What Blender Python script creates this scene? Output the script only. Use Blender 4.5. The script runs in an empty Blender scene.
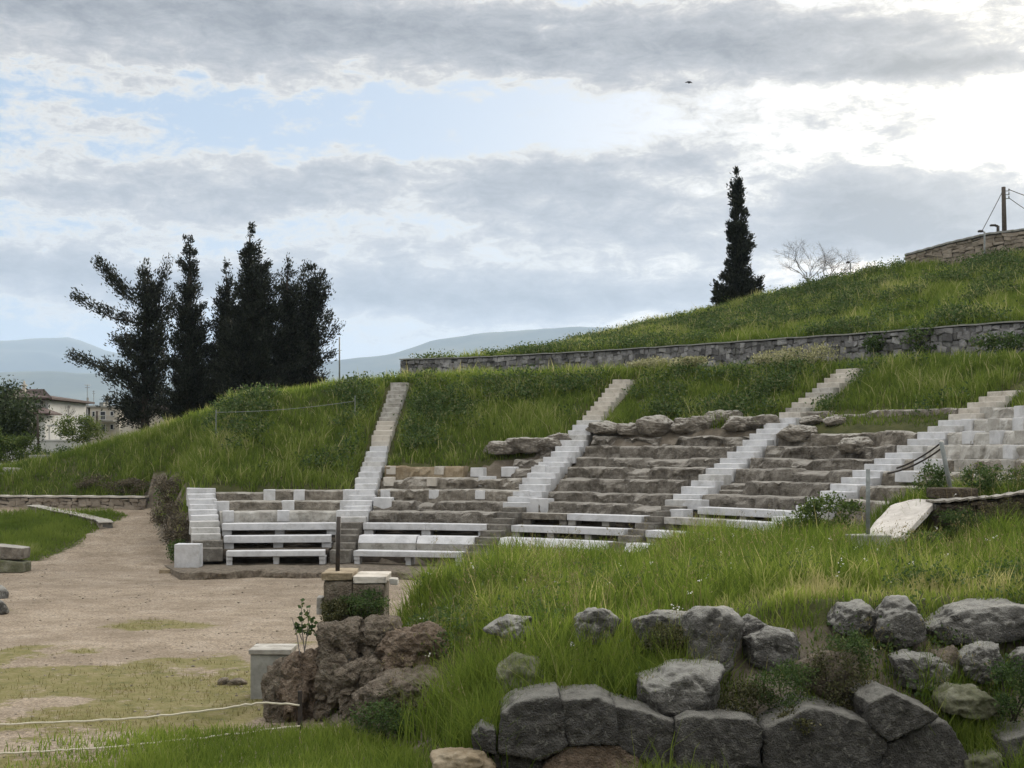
import bpy, bmesh, math, random
import numpy as np
from mathutils import Vector
R = math.radians
rng = np.random.default_rng(7)
random.seed(7)
sc = bpy.context.scene
col = sc.collection

# ------------------------------------------------------------------ camera
F, HOR, EYE = 1400.0, 448.5, 3.756          # focal length in pixels, horizon row, eye height
cam_d = bpy.data.cameras.new('camera'); cam = bpy.data.objects.new('camera', cam_d); col.objects.link(cam)
cam.location = (0, 0, EYE); cam.rotation_euler = (R(90), 0, 0)
cam_d.sensor_width = 36; cam_d.lens = 36*F/1024; cam_d.shift_y = (HOR-384)/1024
cam_d.clip_start = .1; cam_d.clip_end = 60000
sc.camera = cam

def at(px, py, Y): return np.array(((px-512)*Y/F, Y, EYE-(py-HOR)*Y/F))
def floor_at(px, py, z=0.0):
    Y = (EYE-z)*F/(py-HOR); return np.array(((px-512)*Y/F, Y, z))

# ------------------------------------------------------------------ theatre frame (fitted once, then plain world geometry)
CX, CY, R1, RUN = -5.942, 30.956, 13.456, .872
AZ = [R(a) for a in (-15.6, 2.85, 22.75, 42.16, 59.77, 80)]      # stairways 0..4, last = right end
ZL = [.60, 1.0, 1.345, 1.701, 1.993, 2.334, 2.742, 3.12, 3.451, 3.838, 4.25] + [4.25+.37*i for i in range(1, 8)]
def zlev(l): return np.interp(l, np.arange(len(ZL)), ZL)
def rl(l): return R1+RUN*(l-1)
def pol(a, r, z=0., t=0.): return np.array((CX+r*math.sin(a)+t*math.cos(a), CY+r*math.cos(a)-t*math.sin(a), z))
def az_px(px, r, lo=-40, hi=85):
    b = min((abs(512+F*(CX+r*math.sin(R(a)))/(CY+r*math.cos(R(a)))-px), a) for a in np.arange(lo, hi, .1)); return R(b[1])

# ------------------------------------------------------------------ numpy noise
def _h(ix, iy, iz, s):
    n = (ix.astype(np.int64)*374761393+iy.astype(np.int64)*668265263+iz.astype(np.int64)*2147483647+s*1274126177) & 0xffffffff
    n = ((n ^ (n >> 13))*1274126177) & 0xffffffff
    n = ((n ^ (n >> 16))*2246822519) & 0xffffffff
    return ((n ^ (n >> 15)) & 0xffffff)/float(0xffffff)
def vnoise(p, s=0):
    p = np.asarray(p, float); i = np.floor(p); f = p-i; f = f*f*(3-2*f); i = i.astype(np.int64); o = 0
    for dx in (0, 1):
        for dy in (0, 1):
            for dz in (0, 1):
                w = (f[..., 0] if dx else 1-f[..., 0])*(f[..., 1] if dy else 1-f[..., 1])*(f[..., 2] if dz else 1-f[..., 2])
                o = o+w*_h(i[..., 0]+dx, i[..., 1]+dy, i[..., 2]+dz, s)
    return o*2-1
def fbm(p, s=0, o=4):
    p = np.asarray(p, float); a, t, n = 1., 0, 0
    for k in range(o): t = t+a*vnoise(p*2**k+k*17.3, s+k); n += a; a *= .5
    return t/n
def fbm2(x, y, s=0, o=4, f=1.): return fbm(np.stack([x*f, y*f, np.zeros_like(x)+.37], -1), s, o)
def sst(a, b, x): t = np.clip((x-a)/(b-a), 0, 1); return t*t*(3-2*t)
def smin(a, b, k): h = np.clip(.5+.5*(b-a)/k, 0, 1); return b*(1-h)+a*h-k*h*(1-h)

# ------------------------------------------------------------------ object helpers
def tag(o, label=None, cat=None, group=None, kind=None):
    for k, v in (('label', label), ('category', cat), ('group', group), ('kind', kind)):
        if v: o[k] = v
    return o
def thing(name, label, cat, loc=(0, 0, 0), group=None):
    o = bpy.data.objects.new(name, None); col.objects.link(o); o.location = tuple(float(v) for v in loc); o.empty_display_size = .1
    return tag(o, label, cat, group)
def mesh(name, V, Fc, mat, parent=None, smooth=False, attrs=None):
    V = np.asarray(V, np.float64).reshape(-1, 3)
    off = np.zeros(3); p = parent
    while p is not None: off += np.array(p.location); p = p.parent
    me = bpy.data.meshes.new(name)
    if isinstance(Fc, np.ndarray) and Fc.ndim == 2:
        n, k = Fc.shape
        me.vertices.add(len(V)); me.vertices.foreach_set('co', (V-off).astype(np.float32).ravel())
        me.loops.add(n*k); me.loops.foreach_set('vertex_index', Fc.astype(np.int32).ravel())
        me.polygons.add(n); me.polygons.foreach_set('loop_start', (np.arange(n)*k).astype(np.int32))
        me.update(calc_edges=True)
    else:
        me.from_pydata((V-off).tolist(), [], [list(map(int, f)) for f in Fc]); me.update()
    if smooth: me.polygons.foreach_set('use_smooth', np.ones(len(me.polygons), bool))
    for k, v in (attrs or {}).items():
        a = me.attributes.new(k, 'FLOAT', 'POINT'); a.data.foreach_set('value', np.asarray(v, np.float32))
    me.materials.append(mat)
    o = bpy.data.objects.new(name, me); col.objects.link(o)
    if parent is not None: o.parent = parent
    return o
class MB:
    def __init__(s): s.v = []; s.f = []
    def add(s, V, Fc):
        b = len(s.v); s.v += [tuple(map(float, v)) for v in V]; s.f += [tuple(b+i for i in f) for f in Fc]; return s
    def hexa(s, lo, hi, bev=0., jit=0.):
        bm = bmesh.new(); vs = [bm.verts.new([c+random.uniform(-jit, jit) for c in p]) for p in list(lo)+list(hi)]
        for f in ((3, 2, 1, 0), (4, 5, 6, 7), (0, 1, 5, 4), (1, 2, 6, 5), (2, 3, 7, 6), (3, 0, 4, 7)): bm.faces.new([vs[i] for i in f])
        if bev: bmesh.ops.bevel(bm, geom=bm.edges[:], offset=bev, segments=2, affect='EDGES', profile=.6)
        bm.verts.index_update()
        s.add([v.co[:] for v in bm.verts], [[v.index for v in f.verts] for f in bm.faces]); bm.free(); return s
    def box(s, x0, x1, y0, y1, z0, z1, bev=0., jit=0.):
        q = [(x0, y0), (x1, y0), (x1, y1), (x0, y1)]
        return s.hexa([(*p, z0) for p in q], [(*p, z1) for p in q], bev, jit)
    def tube(s, pts, rad, n=6, cap=True):
        pts = [Vector(p) for p in pts]; rad = rad if hasattr(rad, '__len__') else [rad]*len(pts)
        V = []; up = Vector((.13, .27, .95))
        for i, p in enumerate(pts):
            d = (pts[min(i+1, len(pts)-1)]-pts[max(i-1, 0)]).normalized()
            u = d.cross(up); u = u.normalized() if u.length > 1e-3 else d.orthogonal().normalized(); w = d.cross(u)
            for k in range(n): V.append(p+(u*math.cos(2*math.pi*k/n)+w*math.sin(2*math.pi*k/n))*rad[i])
        Fc = [(i*n+k, i*n+(k+1) % n, (i+1)*n+(k+1) % n, (i+1)*n+k) for i in range(len(pts)-1) for k in range(n)]
        if cap: Fc += [tuple(range(n))[::-1], tuple(range((len(pts)-1)*n, len(pts)*n))]
        return s.add(V, Fc)
    def build(s, name, mat, parent=None, smooth=False): return mesh(name, s.v, s.f, mat, parent, smooth)
_ico = {}
def ico(n):
    if n not in _ico:
        bm = bmesh.new(); bmesh.ops.create_icosphere(bm, subdivisions=n, radius=1); bm.verts.index_update()
        _ico[n] = (np.array([v.co[:] for v in bm.verts]), np.array([[v.index for v in f.verts] for f in bm.faces])); bm.free()
    return _ico[n]
def planes_rock(c, N, D, dims, sub=4, p=12., amp=.03, fr=3., seed=0, fine=.0, crag=0.):
    v, f = ico(sub); d = v*np.asarray(dims); d = d/np.linalg.norm(d, axis=1)[:, None]
    N = np.asarray(N, float); N = N/np.linalg.norm(N, axis=1)[:, None]; D = np.asarray(D, float)
    q = np.maximum(d@N.T, 0)/D[None]
    r = (q**p).sum(1)**(-1/p); P = d*r[:, None]
    P = P+d*(fbm(P*fr+seed*3.1, seed, 4)*amp)[:, None]
    if crag:
        k = np.abs(fbm(P*fr*.9+seed*2.3, seed+20, 4)); P = P-d*(np.exp(-k*9)*crag)[:, None]+d*(np.floor(fbm(P*fr*1.1+seed, seed+30, 2)*4)/4*crag*.8)[:, None]
    if fine:
        k = 1-np.abs(fbm(P*fr*4+seed, seed+9, 3))*2
        P = P+d*(k*fine)[:, None]
    return P+np.asarray(c), f
def poly_stone(pts, Y, thick=.5, sub=4, p=14., amp=.02, fr=4., seed=0, lean=0., shrink=1.2, facets=0, fine=.008, crag=0.):
    """A block whose outline is a polygon in the x-z plane at distance Y, with real thickness behind it."""
    W = np.array([at(a, b, Y) for a, b in pts]); c = W.mean(0); rel = (W-c)[:, [0, 2]]; n = len(rel); N, D = [], []
    area = sum(rel[i][0]*rel[(i+1) % n][1]-rel[(i+1) % n][0]*rel[i][1] for i in range(n)); sg = 1 if area > 0 else -1
    for i in range(n):
        a, b = rel[i], rel[(i+1) % n]; e = b-a; nn = sg*np.array((e[1], -e[0])); nn = nn/np.linalg.norm(nn)
        d = nn@a-shrink*Y/F
        N.append((nn[0], 0.0, nn[1])); D.append(max(d, .03))
    hw = np.ptp(rel, axis=0)/2
    N += [(0, -1, lean), (0, 1, 0)]; D += [thick*.5, thick*.5]
    r_ = np.random.default_rng(seed+100)
    pts3 = np.array([(q[0], sy*thick*.5, q[1]) for q in rel for sy in (-1, 1)])
    for k in range(2+facets*2 if facets >= 0 else 0):                              # fractured faces: planes that cut corners and edges away
        nn = np.array((r_.uniform(-1.1, 1.1), -r_.uniform(.25, 1.), r_.uniform(-.5, 1.1))); nn /= np.linalg.norm(nn)
        N.append(nn); D.append((pts3@nn).max()*r_.uniform(.74, .93))
    c = c+np.array((0, thick*.5, 0))
    return planes_rock(c, N, D, (max(hw[0], .05), thick*.5, max(hw[1], .05)), sub, p, amp, fr, seed, fine, crag)
def boulder(c, dims, sub=4, seed=0, p=9., amp=.06, fr=1.6, cuts=9, fine=.01, crag=0.):
    r_ = np.random.default_rng(seed); N = r_.normal(size=(cuts, 3)); N = np.vstack([N, np.eye(3), -np.eye(3)])
    N = N/np.linalg.norm(N, axis=1)[:, None]; dims = np.asarray(dims, float)
    D = np.linalg.norm(N*dims, axis=1)*np.concatenate([r_.uniform(.72, 1., cuts), np.ones(6)])
    m = dims.mean()
    return planes_rock(c, N, D, dims, sub, p, amp*m, fr/m, seed, fine*m*2, crag*m)

# ------------------------------------------------------------------ materials
def mat_new(name):
    m = bpy.data.materials.new(name); m.use_nodes = True; nt = m.node_tree; nt.nodes.clear(); return m, nt
class NT:
    def __init__(s, nt): s.t = nt; s.n = nt.nodes; s.l = nt.links
    def new(s, ty, **kw):
        n = s.n.new(ty)
        for k, v in kw.items():
            if k == 'ins':
                for a, b in v.items():
                    if hasattr(b, 'is_linked') or isinstance(b, bpy.types.NodeSocket): s.l.new(b, n.inputs[a])
                    else: n.inputs[a].default_value = b
            else: setattr(n, k, v)
        return n
    def noise(s, vec, scale, detail=6, rough=.6, dist=0.): return s.new('ShaderNodeTexNoise', ins={'Vector': vec, 'Scale': scale, 'Detail': detail, 'Roughness': rough, 'Distortion': dist}).outputs['Fac']
    def ramp(s, fac, stops):
        r = s.new('ShaderNodeValToRGB', ins={'Fac': fac}); e = r.color_ramp.elements
        while len(e) < len(stops): e.new(.5)
        for k, (p, c) in zip(e, stops): k.position = p; k.color = (*c, 1) if len(c) == 3 else c
        return r.outputs['Color']
    def mix(s, fac, a, b, blend='MIX'):
        m = s.new('ShaderNodeMix', data_type='RGBA', blend_type=blend)
        for i, v in ((0, fac), (6, a), (7, b)):
            if isinstance(v, bpy.types.NodeSocket): s.l.new(v, m.inputs[i])
            else: m.inputs[i].default_value = (*v, 1) if (hasattr(v, '__len__') and len(v) == 3) else v
        return m.outputs[2]
    def math(s, op, a, b=0., c=None, clamp=False):
        m = s.new('ShaderNodeMath', operation=op); m.use_clamp = clamp
        for i, v in enumerate((a, b) if c is None else (a, b, c)):
            if isinstance(v, bpy.types.NodeSocket): s.l.new(v, m.inputs[i])
            else: m.inputs[i].default_value = v
        return m.outputs[0]
    def pos(s): return s.new('ShaderNodeNewGeometry').outputs['Position']
    def attr(s, n): return s.new('ShaderNodeAttribute', attribute_name=n).outputs['Fac']
    def bump(s, h, strength=.5, dist=.05): return s.new('ShaderNodeBump', ins={'Height': h, 'Strength': strength, 'Distance': dist}).outputs['Normal']
    def surf(s, color, rough=.9, normal=None, spec=.3):
        b = s.new('ShaderNodeBsdfPrincipled', ins={'Base Color': color if isinstance(color, bpy.types.NodeSocket) else (*color, 1), 'Roughness': rough, 'Specular IOR Level': spec})
        if normal: s.l.new(normal, b.inputs['Normal'])
        s.out(b.outputs[0]); return b
    def out(s, sh): o = s.new('ShaderNodeOutputMaterial'); s.l.new(sh, o.inputs['Surface'])

def stone_mat(name, c_lo, c_mid, c_hi, scale=3., bump=.6, bd=.03, lichen=None, streak=.0, rough=.92, stain=None, stain_amt=.5, isl=0., top_light=None):
    m, nt = mat_new(name); n = NT(nt); p = n.pos()
    base = n.ramp(n.noise(p, scale, 8, .65), [(.28, c_lo), (.5, c_mid), (.72, c_hi)])
    big = n.noise(p, scale*.28, 4, .6)
    base = n.mix(n.math('MULTIPLY', big, .5), base, n.mix(.5, base, c_lo))
    if lichen:
        k = n.ramp(n.noise(p, scale*1.7+1, 6, .7, .6), [(.55, (0, 0, 0)), (.64, (1, 1, 1))])
        base = n.mix(n.math('MULTIPLY', k, .75), base, lichen)
    if stain:
        k = n.ramp(n.noise(p, scale*.8+.7, 7, .75, .3), [(.5, (0, 0, 0)), (.68, (1, 1, 1))])
        base = n.mix(n.math('MULTIPLY', k, stain_amt), base, stain)
    if isl:
        ri = n.new('ShaderNodeNewGeometry').outputs['Random Per Island']
        base = n.mix(1., base, n.ramp(ri, [(0., (1-isl,)*3), (1., (1.+isl*.35,)*3)]), 'MULTIPLY')
    if top_light:                                            # upward faces painted paler, as if lit from above, in noisy patches
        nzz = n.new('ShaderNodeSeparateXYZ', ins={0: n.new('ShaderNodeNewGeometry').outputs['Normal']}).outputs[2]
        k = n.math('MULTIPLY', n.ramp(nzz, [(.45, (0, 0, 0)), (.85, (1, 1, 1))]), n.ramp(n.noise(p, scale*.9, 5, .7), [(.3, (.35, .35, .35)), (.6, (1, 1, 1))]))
        base = n.mix(k, base, top_light)
    pit = n.new('ShaderNodeTexVoronoi', ins={'Vector': p, 'Scale': scale*7}).outputs['Distance']
    h = n.math('ADD', n.noise(p, scale*4, 8, .7), n.math('MULTIPLY', pit, .35))
    n.surf(base, rough, n.bump(h, bump, bd), .25); return m

M = {}
M['marble'] = stone_mat('white_marble', (.46, .465, .475), (.60, .605, .615), (.70, .70, .70), 2.2, .35, .02, stain=(.30, .29, .27), stain_amt=.5, rough=.8, isl=.2)
M['worn_marble'] = stone_mat('worn_marble', (.36, .355, .34), (.50, .495, .48), (.62, .615, .60), 2.6, .4, .02, stain=(.2, .19, .165), stain_amt=.6)
M['cream'] = stone_mat('cream_marble', (.40, .37, .32), (.54, .505, .45), (.64, .61, .55), 2., .3, .015, stain=(.2, .18, .14), stain_amt=.6)
M['chalk'] = stone_mat('chalky_slab', (.38, .35, .31), (.52, .49, .45), (.62, .59, .55), 4., .4, .02, stain=(.25, .22, .19), stain_amt=.55)
M['old_marble'] = stone_mat('weathered_marble', (.25, .235, .21), (.4, .385, .35), (.56, .55, .52), 2.5, .4, .02, stain=(.13, .12, .1), stain_amt=.75)
M['rock_seat'] = stone_mat('rock_seat', (.092, .08, .066), (.21, .19, .16), (.35, .325, .285), 3.8, 1., .10, lichen=(.34, .315, .27), stain=(.05, .041, .032), stain_amt=.75, top_light=(.42, .395, .35))
M['rock_dark'] = stone_mat('dark_stone', (.085, .077, .065), (.17, .157, .136), (.29, .272, .24), 3., .9, .04, lichen=(.27, .26, .23))
M['rubble'] = stone_mat('rubble_stone', (.11, .096, .078), (.24, .215, .178), (.40, .37, .32), 3.6, 1., .06, stain=(.06, .052, .04), stain_amt=.75, top_light=(.44, .42, .375))
M['boulder'] = stone_mat('grey_limestone', (.055, .052, .047), (.145, .14, .129), (.28, .272, .25), 6., 1., .09, lichen=(.44, .43, .39), stain=(.045, .043, .033), stain_amt=.7, isl=.25, top_light=(.46, .45, .41))
M['block'] = stone_mat('polygonal_limestone', (.042, .04, .037), (.095, .091, .084), (.18, .174, .16), 6.5, 1., .09, lichen=(.24, .235, .205), stain=(.03, .028, .021), stain_amt=.7, isl=.25, top_light=(.3, .292, .26))
M['mossy'] = stone_mat('mossy_limestone', (.07, .075, .045), (.15, .15, .10), (.28, .275, .22), 3., 1., .03, lichen=(.14, .16, .06), stain=(.05, .06, .025))
M['conglomerate'] = stone_mat('conglomerate', (.11, .088, .064), (.29, .24, .184), (.46, .40, .32), 7., 1., .12, lichen=(.34, .3, .245), stain=(.055, .06, .028), stain_amt=.6)
M['redrock'] = stone_mat('reddish_rock', (.12, .09, .064), (.29, .22, .16), (.46, .37, .285), 6., 1., .11, lichen=(.22, .185, .14), stain=(.05, .04, .03), stain_amt=.6)
M['ochre'] = stone_mat('ochre_stone', (.16, .12, .075), (.28, .225, .15), (.4, .34, .25), 3., .8, .03, stain=(.1, .085, .05))
M['concrete'] = stone_mat('concrete', (.2, .2, .185), (.3, .3, .28), (.4, .4, .37), 4., .3, .01, stain=(.14, .15, .11))
M['mason_grey'] = stone_mat('grey_masonry', (.15, .145, .145), (.27, .265, .265), (.42, .415, .41), 2.6, .9, .05, stain=(.09, .088, .085), stain_amt=.6, isl=.6)
M['mason_beige'] = stone_mat('beige_masonry', (.2, .165, .13), (.3, .26, .21), (.42, .37, .3), 2.4, .9, .05, stain=(.2, .17, .135), isl=.22)
M['mortar'] = stone_mat('mortar', (.07, .067, .06), (.11, .105, .095), (.16, .155, .14), 5., .5, .02)
M['earth'] = stone_mat('earth_rubble', (.04, .032, .022), (.075, .06, .042), (.14, .115, .085), 3., 1., .07, lichen=(.16, .135, .1), isl=.3)
M['pebble'] = stone_mat('gravel_chip', (.2, .165, .125), (.30, .255, .2), (.44, .39, .33), 9., .3, .01, isl=.6)
M['gap'] = stone_mat('shade_dark_rock', (.045, .036, .028), (.08, .066, .052), (.13, .11, .088), 4., 1., .05)  # dark tone stands in for shadow behind and beneath the benches
M['rope'] = stone_mat('rope', (.45, .42, .33), (.58, .54, .43), (.66, .62, .5), 20., .2, .005)
M['wood'] = stone_mat('weathered_wood', (.045, .037, .03), (.075, .063, .052), (.12, .1, .085), 8., .4, .01)
M['rust'] = stone_mat('dark_rusty_steel', (.025, .022, .02), (.045, .038, .034), (.08, .06, .05), 12., .3, .004, rough=.6)
M['galv'] = stone_mat('galvanised_steel', (.13, .145, .14), (.2, .215, .21), (.3, .32, .31), 9., .2, .004, rough=.5)
M['plaster'] = stone_mat('white_plaster', (.44, .44, .43), (.54, .54, .53), (.62, .62, .61), .8, .1, .01, stain=(.4, .4, .37), stain_amt=.4)
M['plaster_beige'] = stone_mat('beige_plaster', (.42, .38, .32), (.52, .48, .41), (.6, .56, .49), .7, .1, .01, stain=(.3, .27, .23), stain_amt=.5)
M['tile'] = stone_mat('roof_tile', (.05, .036, .034), (.085, .06, .056), (.12, .086, .078), 3., .6, .03)
M['glass'] = stone_mat('dark_window', (.02, .024, .03), (.035, .04, .048), (.06, .065, .075), 1., .0, .001, rough=.15)
M['bark'] = stone_mat('bark', (.03, .026, .022), (.06, .05, .042), (.1, .085, .07), 6., .8, .03)
M['twig'] = stone_mat('grey_twig', (.12, .11, .105), (.17, .16, .15), (.22, .21, .2), 6., .2, .01)
M['bird'] = stone_mat('dark_feather', (.015, .014, .014), (.025, .024, .024), (.04, .038, .036), 6., .1, .01)

def leaf_mat(name, dark, mid, bright, dry, transl=.35):
    m, nt = mat_new(name); n = NT(nt)
    c = n.ramp(n.attr('tint'), [(0., dark), (.4, mid), (.75, bright), (1., dry)])
    v = n.noise(n.pos(), .55, 3, .5)
    c = n.mix(n.ramp(v, [(.35, (.0, .0, .0)), (.7, (.45, .45, .45))]), c, n.mix(.5, c, bright))
    d = n.new('ShaderNodeBsdfPrincipled', ins={'Base Color': c, 'Roughness': .65, 'Specular IOR Level': .2})
    t = n.new('ShaderNodeBsdfTranslucent', ins={'Color': c})
    mx = n.new('ShaderNodeMixShader', ins={0: transl, 1: d.outputs[0], 2: t.outputs[0]}); n.out(mx.outputs[0]); return m
M['grass'] = leaf_mat('grass_blade', (.04, .069, .011), (.108, .166, .023), (.225, .29, .048), (.46, .41, .19), .55)
M['hillgrass'] = leaf_mat('hill_grass', (.038, .066, .013), (.098, .15, .024), (.20, .26, .049), (.43, .40, .19), .55)
M['drygrass'] = leaf_mat('dry_grass', (.10, .10, .035), (.17, .155, .06), (.24, .2, .09), (.36, .3, .17), .3)
M['weed'] = leaf_mat('weed_leaf', (.03, .055, .018), (.055, .095, .028), (.09, .14, .04), (.2, .2, .09), .35)
M['cypress'] = leaf_mat('cypress_foliage', (.012, .015, .012), (.022, .028, .021), (.036, .044, .03), (.06, .066, .045), .15)
M['pine'] = leaf_mat('pine_foliage', (.022, .036, .018), (.04, .06, .026), (.06, .085, .035), (.09, .11, .05), .2)
M['shrub'] = leaf_mat('shrub_foliage', (.03, .05, .012), (.055, .09, .02), (.095, .14, .03), (.17, .2, .06), .3)
M['pale'] = leaf_mat('pale_blossom', (.12, .14, .06), (.28, .28, .14), (.45, .43, .25), (.6, .57, .4), .3)
M['white_flower'] = leaf_mat('white_petal', (.6, .6, .55), (.7, .7, .65), (.75, .75, .72), (.8, .8, .75), .2)
M['scrubweed'] = leaf_mat('olive_weed', (.03, .034, .014), (.06, .065, .026), (.1, .1, .042), (.2, .18, .09), .3)
M['thorn'] = leaf_mat('dry_scrub', (.05, .042, .028), (.09, .075, .05), (.13, .11, .075), (.2, .17, .12), .2)

# ground: gravel, soil, turf and rock mixed by where they lie
m, nt = mat_new('ground_soil'); n = NT(nt); p = n.pos()
grav = n.ramp(n.noise(p, 1.1, 9, .72), [(.28, (.165, .135, .10)), (.48, (.275, .224, .168)), (.7, (.36, .31, .25))])
peb = n.noise(p, 19., 5, .8)
grav = n.mix(.85, grav, n.mix(1., grav, n.ramp(peb, [(.32, (.1, .1, .1)), (.66, (.9, .9, .9))]), 'OVERLAY'))
grav = n.mix(n.ramp(n.noise(p, 7.5, 6, .75, .5), [(.52, (0, 0, 0)), (.66, (.75, .75, .75))]), grav, (.13, .10, .072))
grav = n.mix(n.ramp(n.noise(p, .45, 5, .6), [(.4, (0, 0, 0)), (.65, (.55, .55, .55))]), grav, (.16, .125, .09))
spots = n.ramp(n.noise(p, 3.3, 5, .7, .4), [(.56, (0, 0, 0)), (.68, (1, 1, 1))])
grav = n.mix(n.math('MULTIPLY', spots, .5), grav, (.12, .09, .06))
turf = n.ramp(n.noise(p, 2.2, 7, .7), [(.3, (.03, .034, .012)), (.5, (.06, .065, .024)), (.72, (.10, .095, .04))])
dry = n.ramp(n.noise(p, 2.8, 8, .75), [(.3, (.05, .062, .016)), (.46, (.135, .13, .032)), (.6, (.19, .165, .07)), (.75, (.27, .22, .14))])
rock = n.ramp(n.noise(p, 1.6, 8, .7), [(.3, (.07, .058, .042)), (.5, (.13, .11, .085)), (.7, (.24, .21, .17))])
edge = n.math('MULTIPLY', n.math('SUBTRACT', n.noise(p, 1.7, 6, .75), .5), 1.5)
g = n.math('ADD', n.attr('turf'), edge, clamp=True)
d_ = n.math('ADD', n.attr('dry'), edge, clamp=True)
r_ = n.math('ADD', n.attr('rock'), n.math('MULTIPLY', edge, .4), clamp=True)
sharp = lambda f: n.ramp(f, [(.4, (0, 0, 0)), (.62, (1, 1, 1))])
c = n.mix(n.math('MULTIPLY', sharp(n.math('ADD', d_, n.math('MULTIPLY', n.math('SUBTRACT', n.noise(p, 5.5, 6, .75), .5), 1.1), clamp=True)), .85), grav, dry)
c = n.mix(sharp(g), c, turf); c = n.mix(sharp(r_), c, rock)
h = n.math('ADD', n.noise(p, 6., 9, .75), n.math('MULTIPLY', n.new('ShaderNodeTexVoronoi', ins={'Vector': p, 'Scale': 16.}).outputs['Distance'], .3))
n.surf(c, .95, n.bump(h, .8, .05), .15); M['ground'] = m

m, nt = mat_new('mountain_slopes'); n = NT(nt); p = n.pos()
c = n.ramp(n.noise(p, .0011, 8, .65), [(.35, (.035, .05, .035)), (.5, (.07, .085, .05)), (.66, (.15, .15, .09))])
n.surf(c, .95); M['mountain'] = m

# ------------------------------------------------------------------ terrain
WALLP = [(400, 360), (470, 358), (590, 352), (700, 345), (800, 338), (850, 335), (940, 328), (1020, 322)]
WX, WY = [], []
for a, b in WALLP:
    Y = (8.3-EYE)*F/(HOR-b); WX.append((a-512)*Y/F); WY.append(Y)
WX += [24, 34, 60]; WY += [46.5, 42, 40]
def wallY(x): return np.interp(x, WX, WY)
SIDE = np.array([(-.6, 15.2), (-.75, 16), (-1.5, 17.4), (-2.75, 19.3), (-2.95, 20.3), (-2.75, 21.3), (-2.45, 22.4), (-1.7, 24.4), (-.5, 26.6), (2.5, 28), (8, 28.8), (20, 30), (45, 30)])
TOE = np.array([(-9.7, 42.6), (-10.4, 44.4), (-12.6, 50), (-14.9, 57.6), (-21.5, 58.6), (-60, 63)])
def dline(x, y, L):
    best = np.full(np.shape(x), 1e9)
    for (x0, y0), (x1, y1) in zip(L[:-1], L[1:]):
        dx, dy = x1-x0, y1-y0; t = np.clip(((x-x0)*dx+(y-y0)*dy)/(dx*dx+dy*dy), 0, 1)
        best = np.minimum(best, np.hypot(x-x0-t*dx, y-y0-t*dy))
    return best
MAXL = ([-17, -15, 3, 4, 12, 15, 22, 24, 42, 43, 59, 61, 90], [5, 5, 5, 7, 7, 8, 9.2, 10, 10, 10, 10, 12.2, 12.2])
def maxlev(azd): return np.interp(azd, *MAXL)
def left_in_mound(x, y):
    xl = np.interp(y, SIDE[:, 1][:-1], SIDE[:, 0][:-1]); return (x > xl) & (y > 15.2) & (y < 30)
def frontface(x): return 15.75+.12*np.sin(x*1.3)
def mound_top(x, y): return 1.36+.44*sst(1.2, 4.2, x)+.36*sst(4.5, 9, x)*sst(20, 24, y)+.1*sst(21, 23, y)*sst(2.5, .8, x)+.55*sst(6.6, 7.6, x)*sst(25.05, 25.5, y)+.10*fbm2(x, y, 5, 3, .5)
def mound(x, y):
    inside = left_in_mound(x, y); d = dline(x, y, SIDE)*inside; v = y-frontface(x); zp = mound_top(x, y)
    fr = np.interp(v, [-.1, .3, .75, 1.9, 2.5], [.02, .12, .36, .8, 1.])
    fr2 = np.where(x > -.5, fr, 1.)
    lo_ = sst(23, 21.5, y)
    sd = np.interp(d/(.42+1.03*lo_), [0, .5, 1.3, 2.0], [0, .36, .85, 1.])
    return np.where(inside, zp*np.minimum(fr2, sd), 0.)
def zpath(x, y): return 1.3*sst(42, 60, y)*sst(-8, -11, x)
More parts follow.
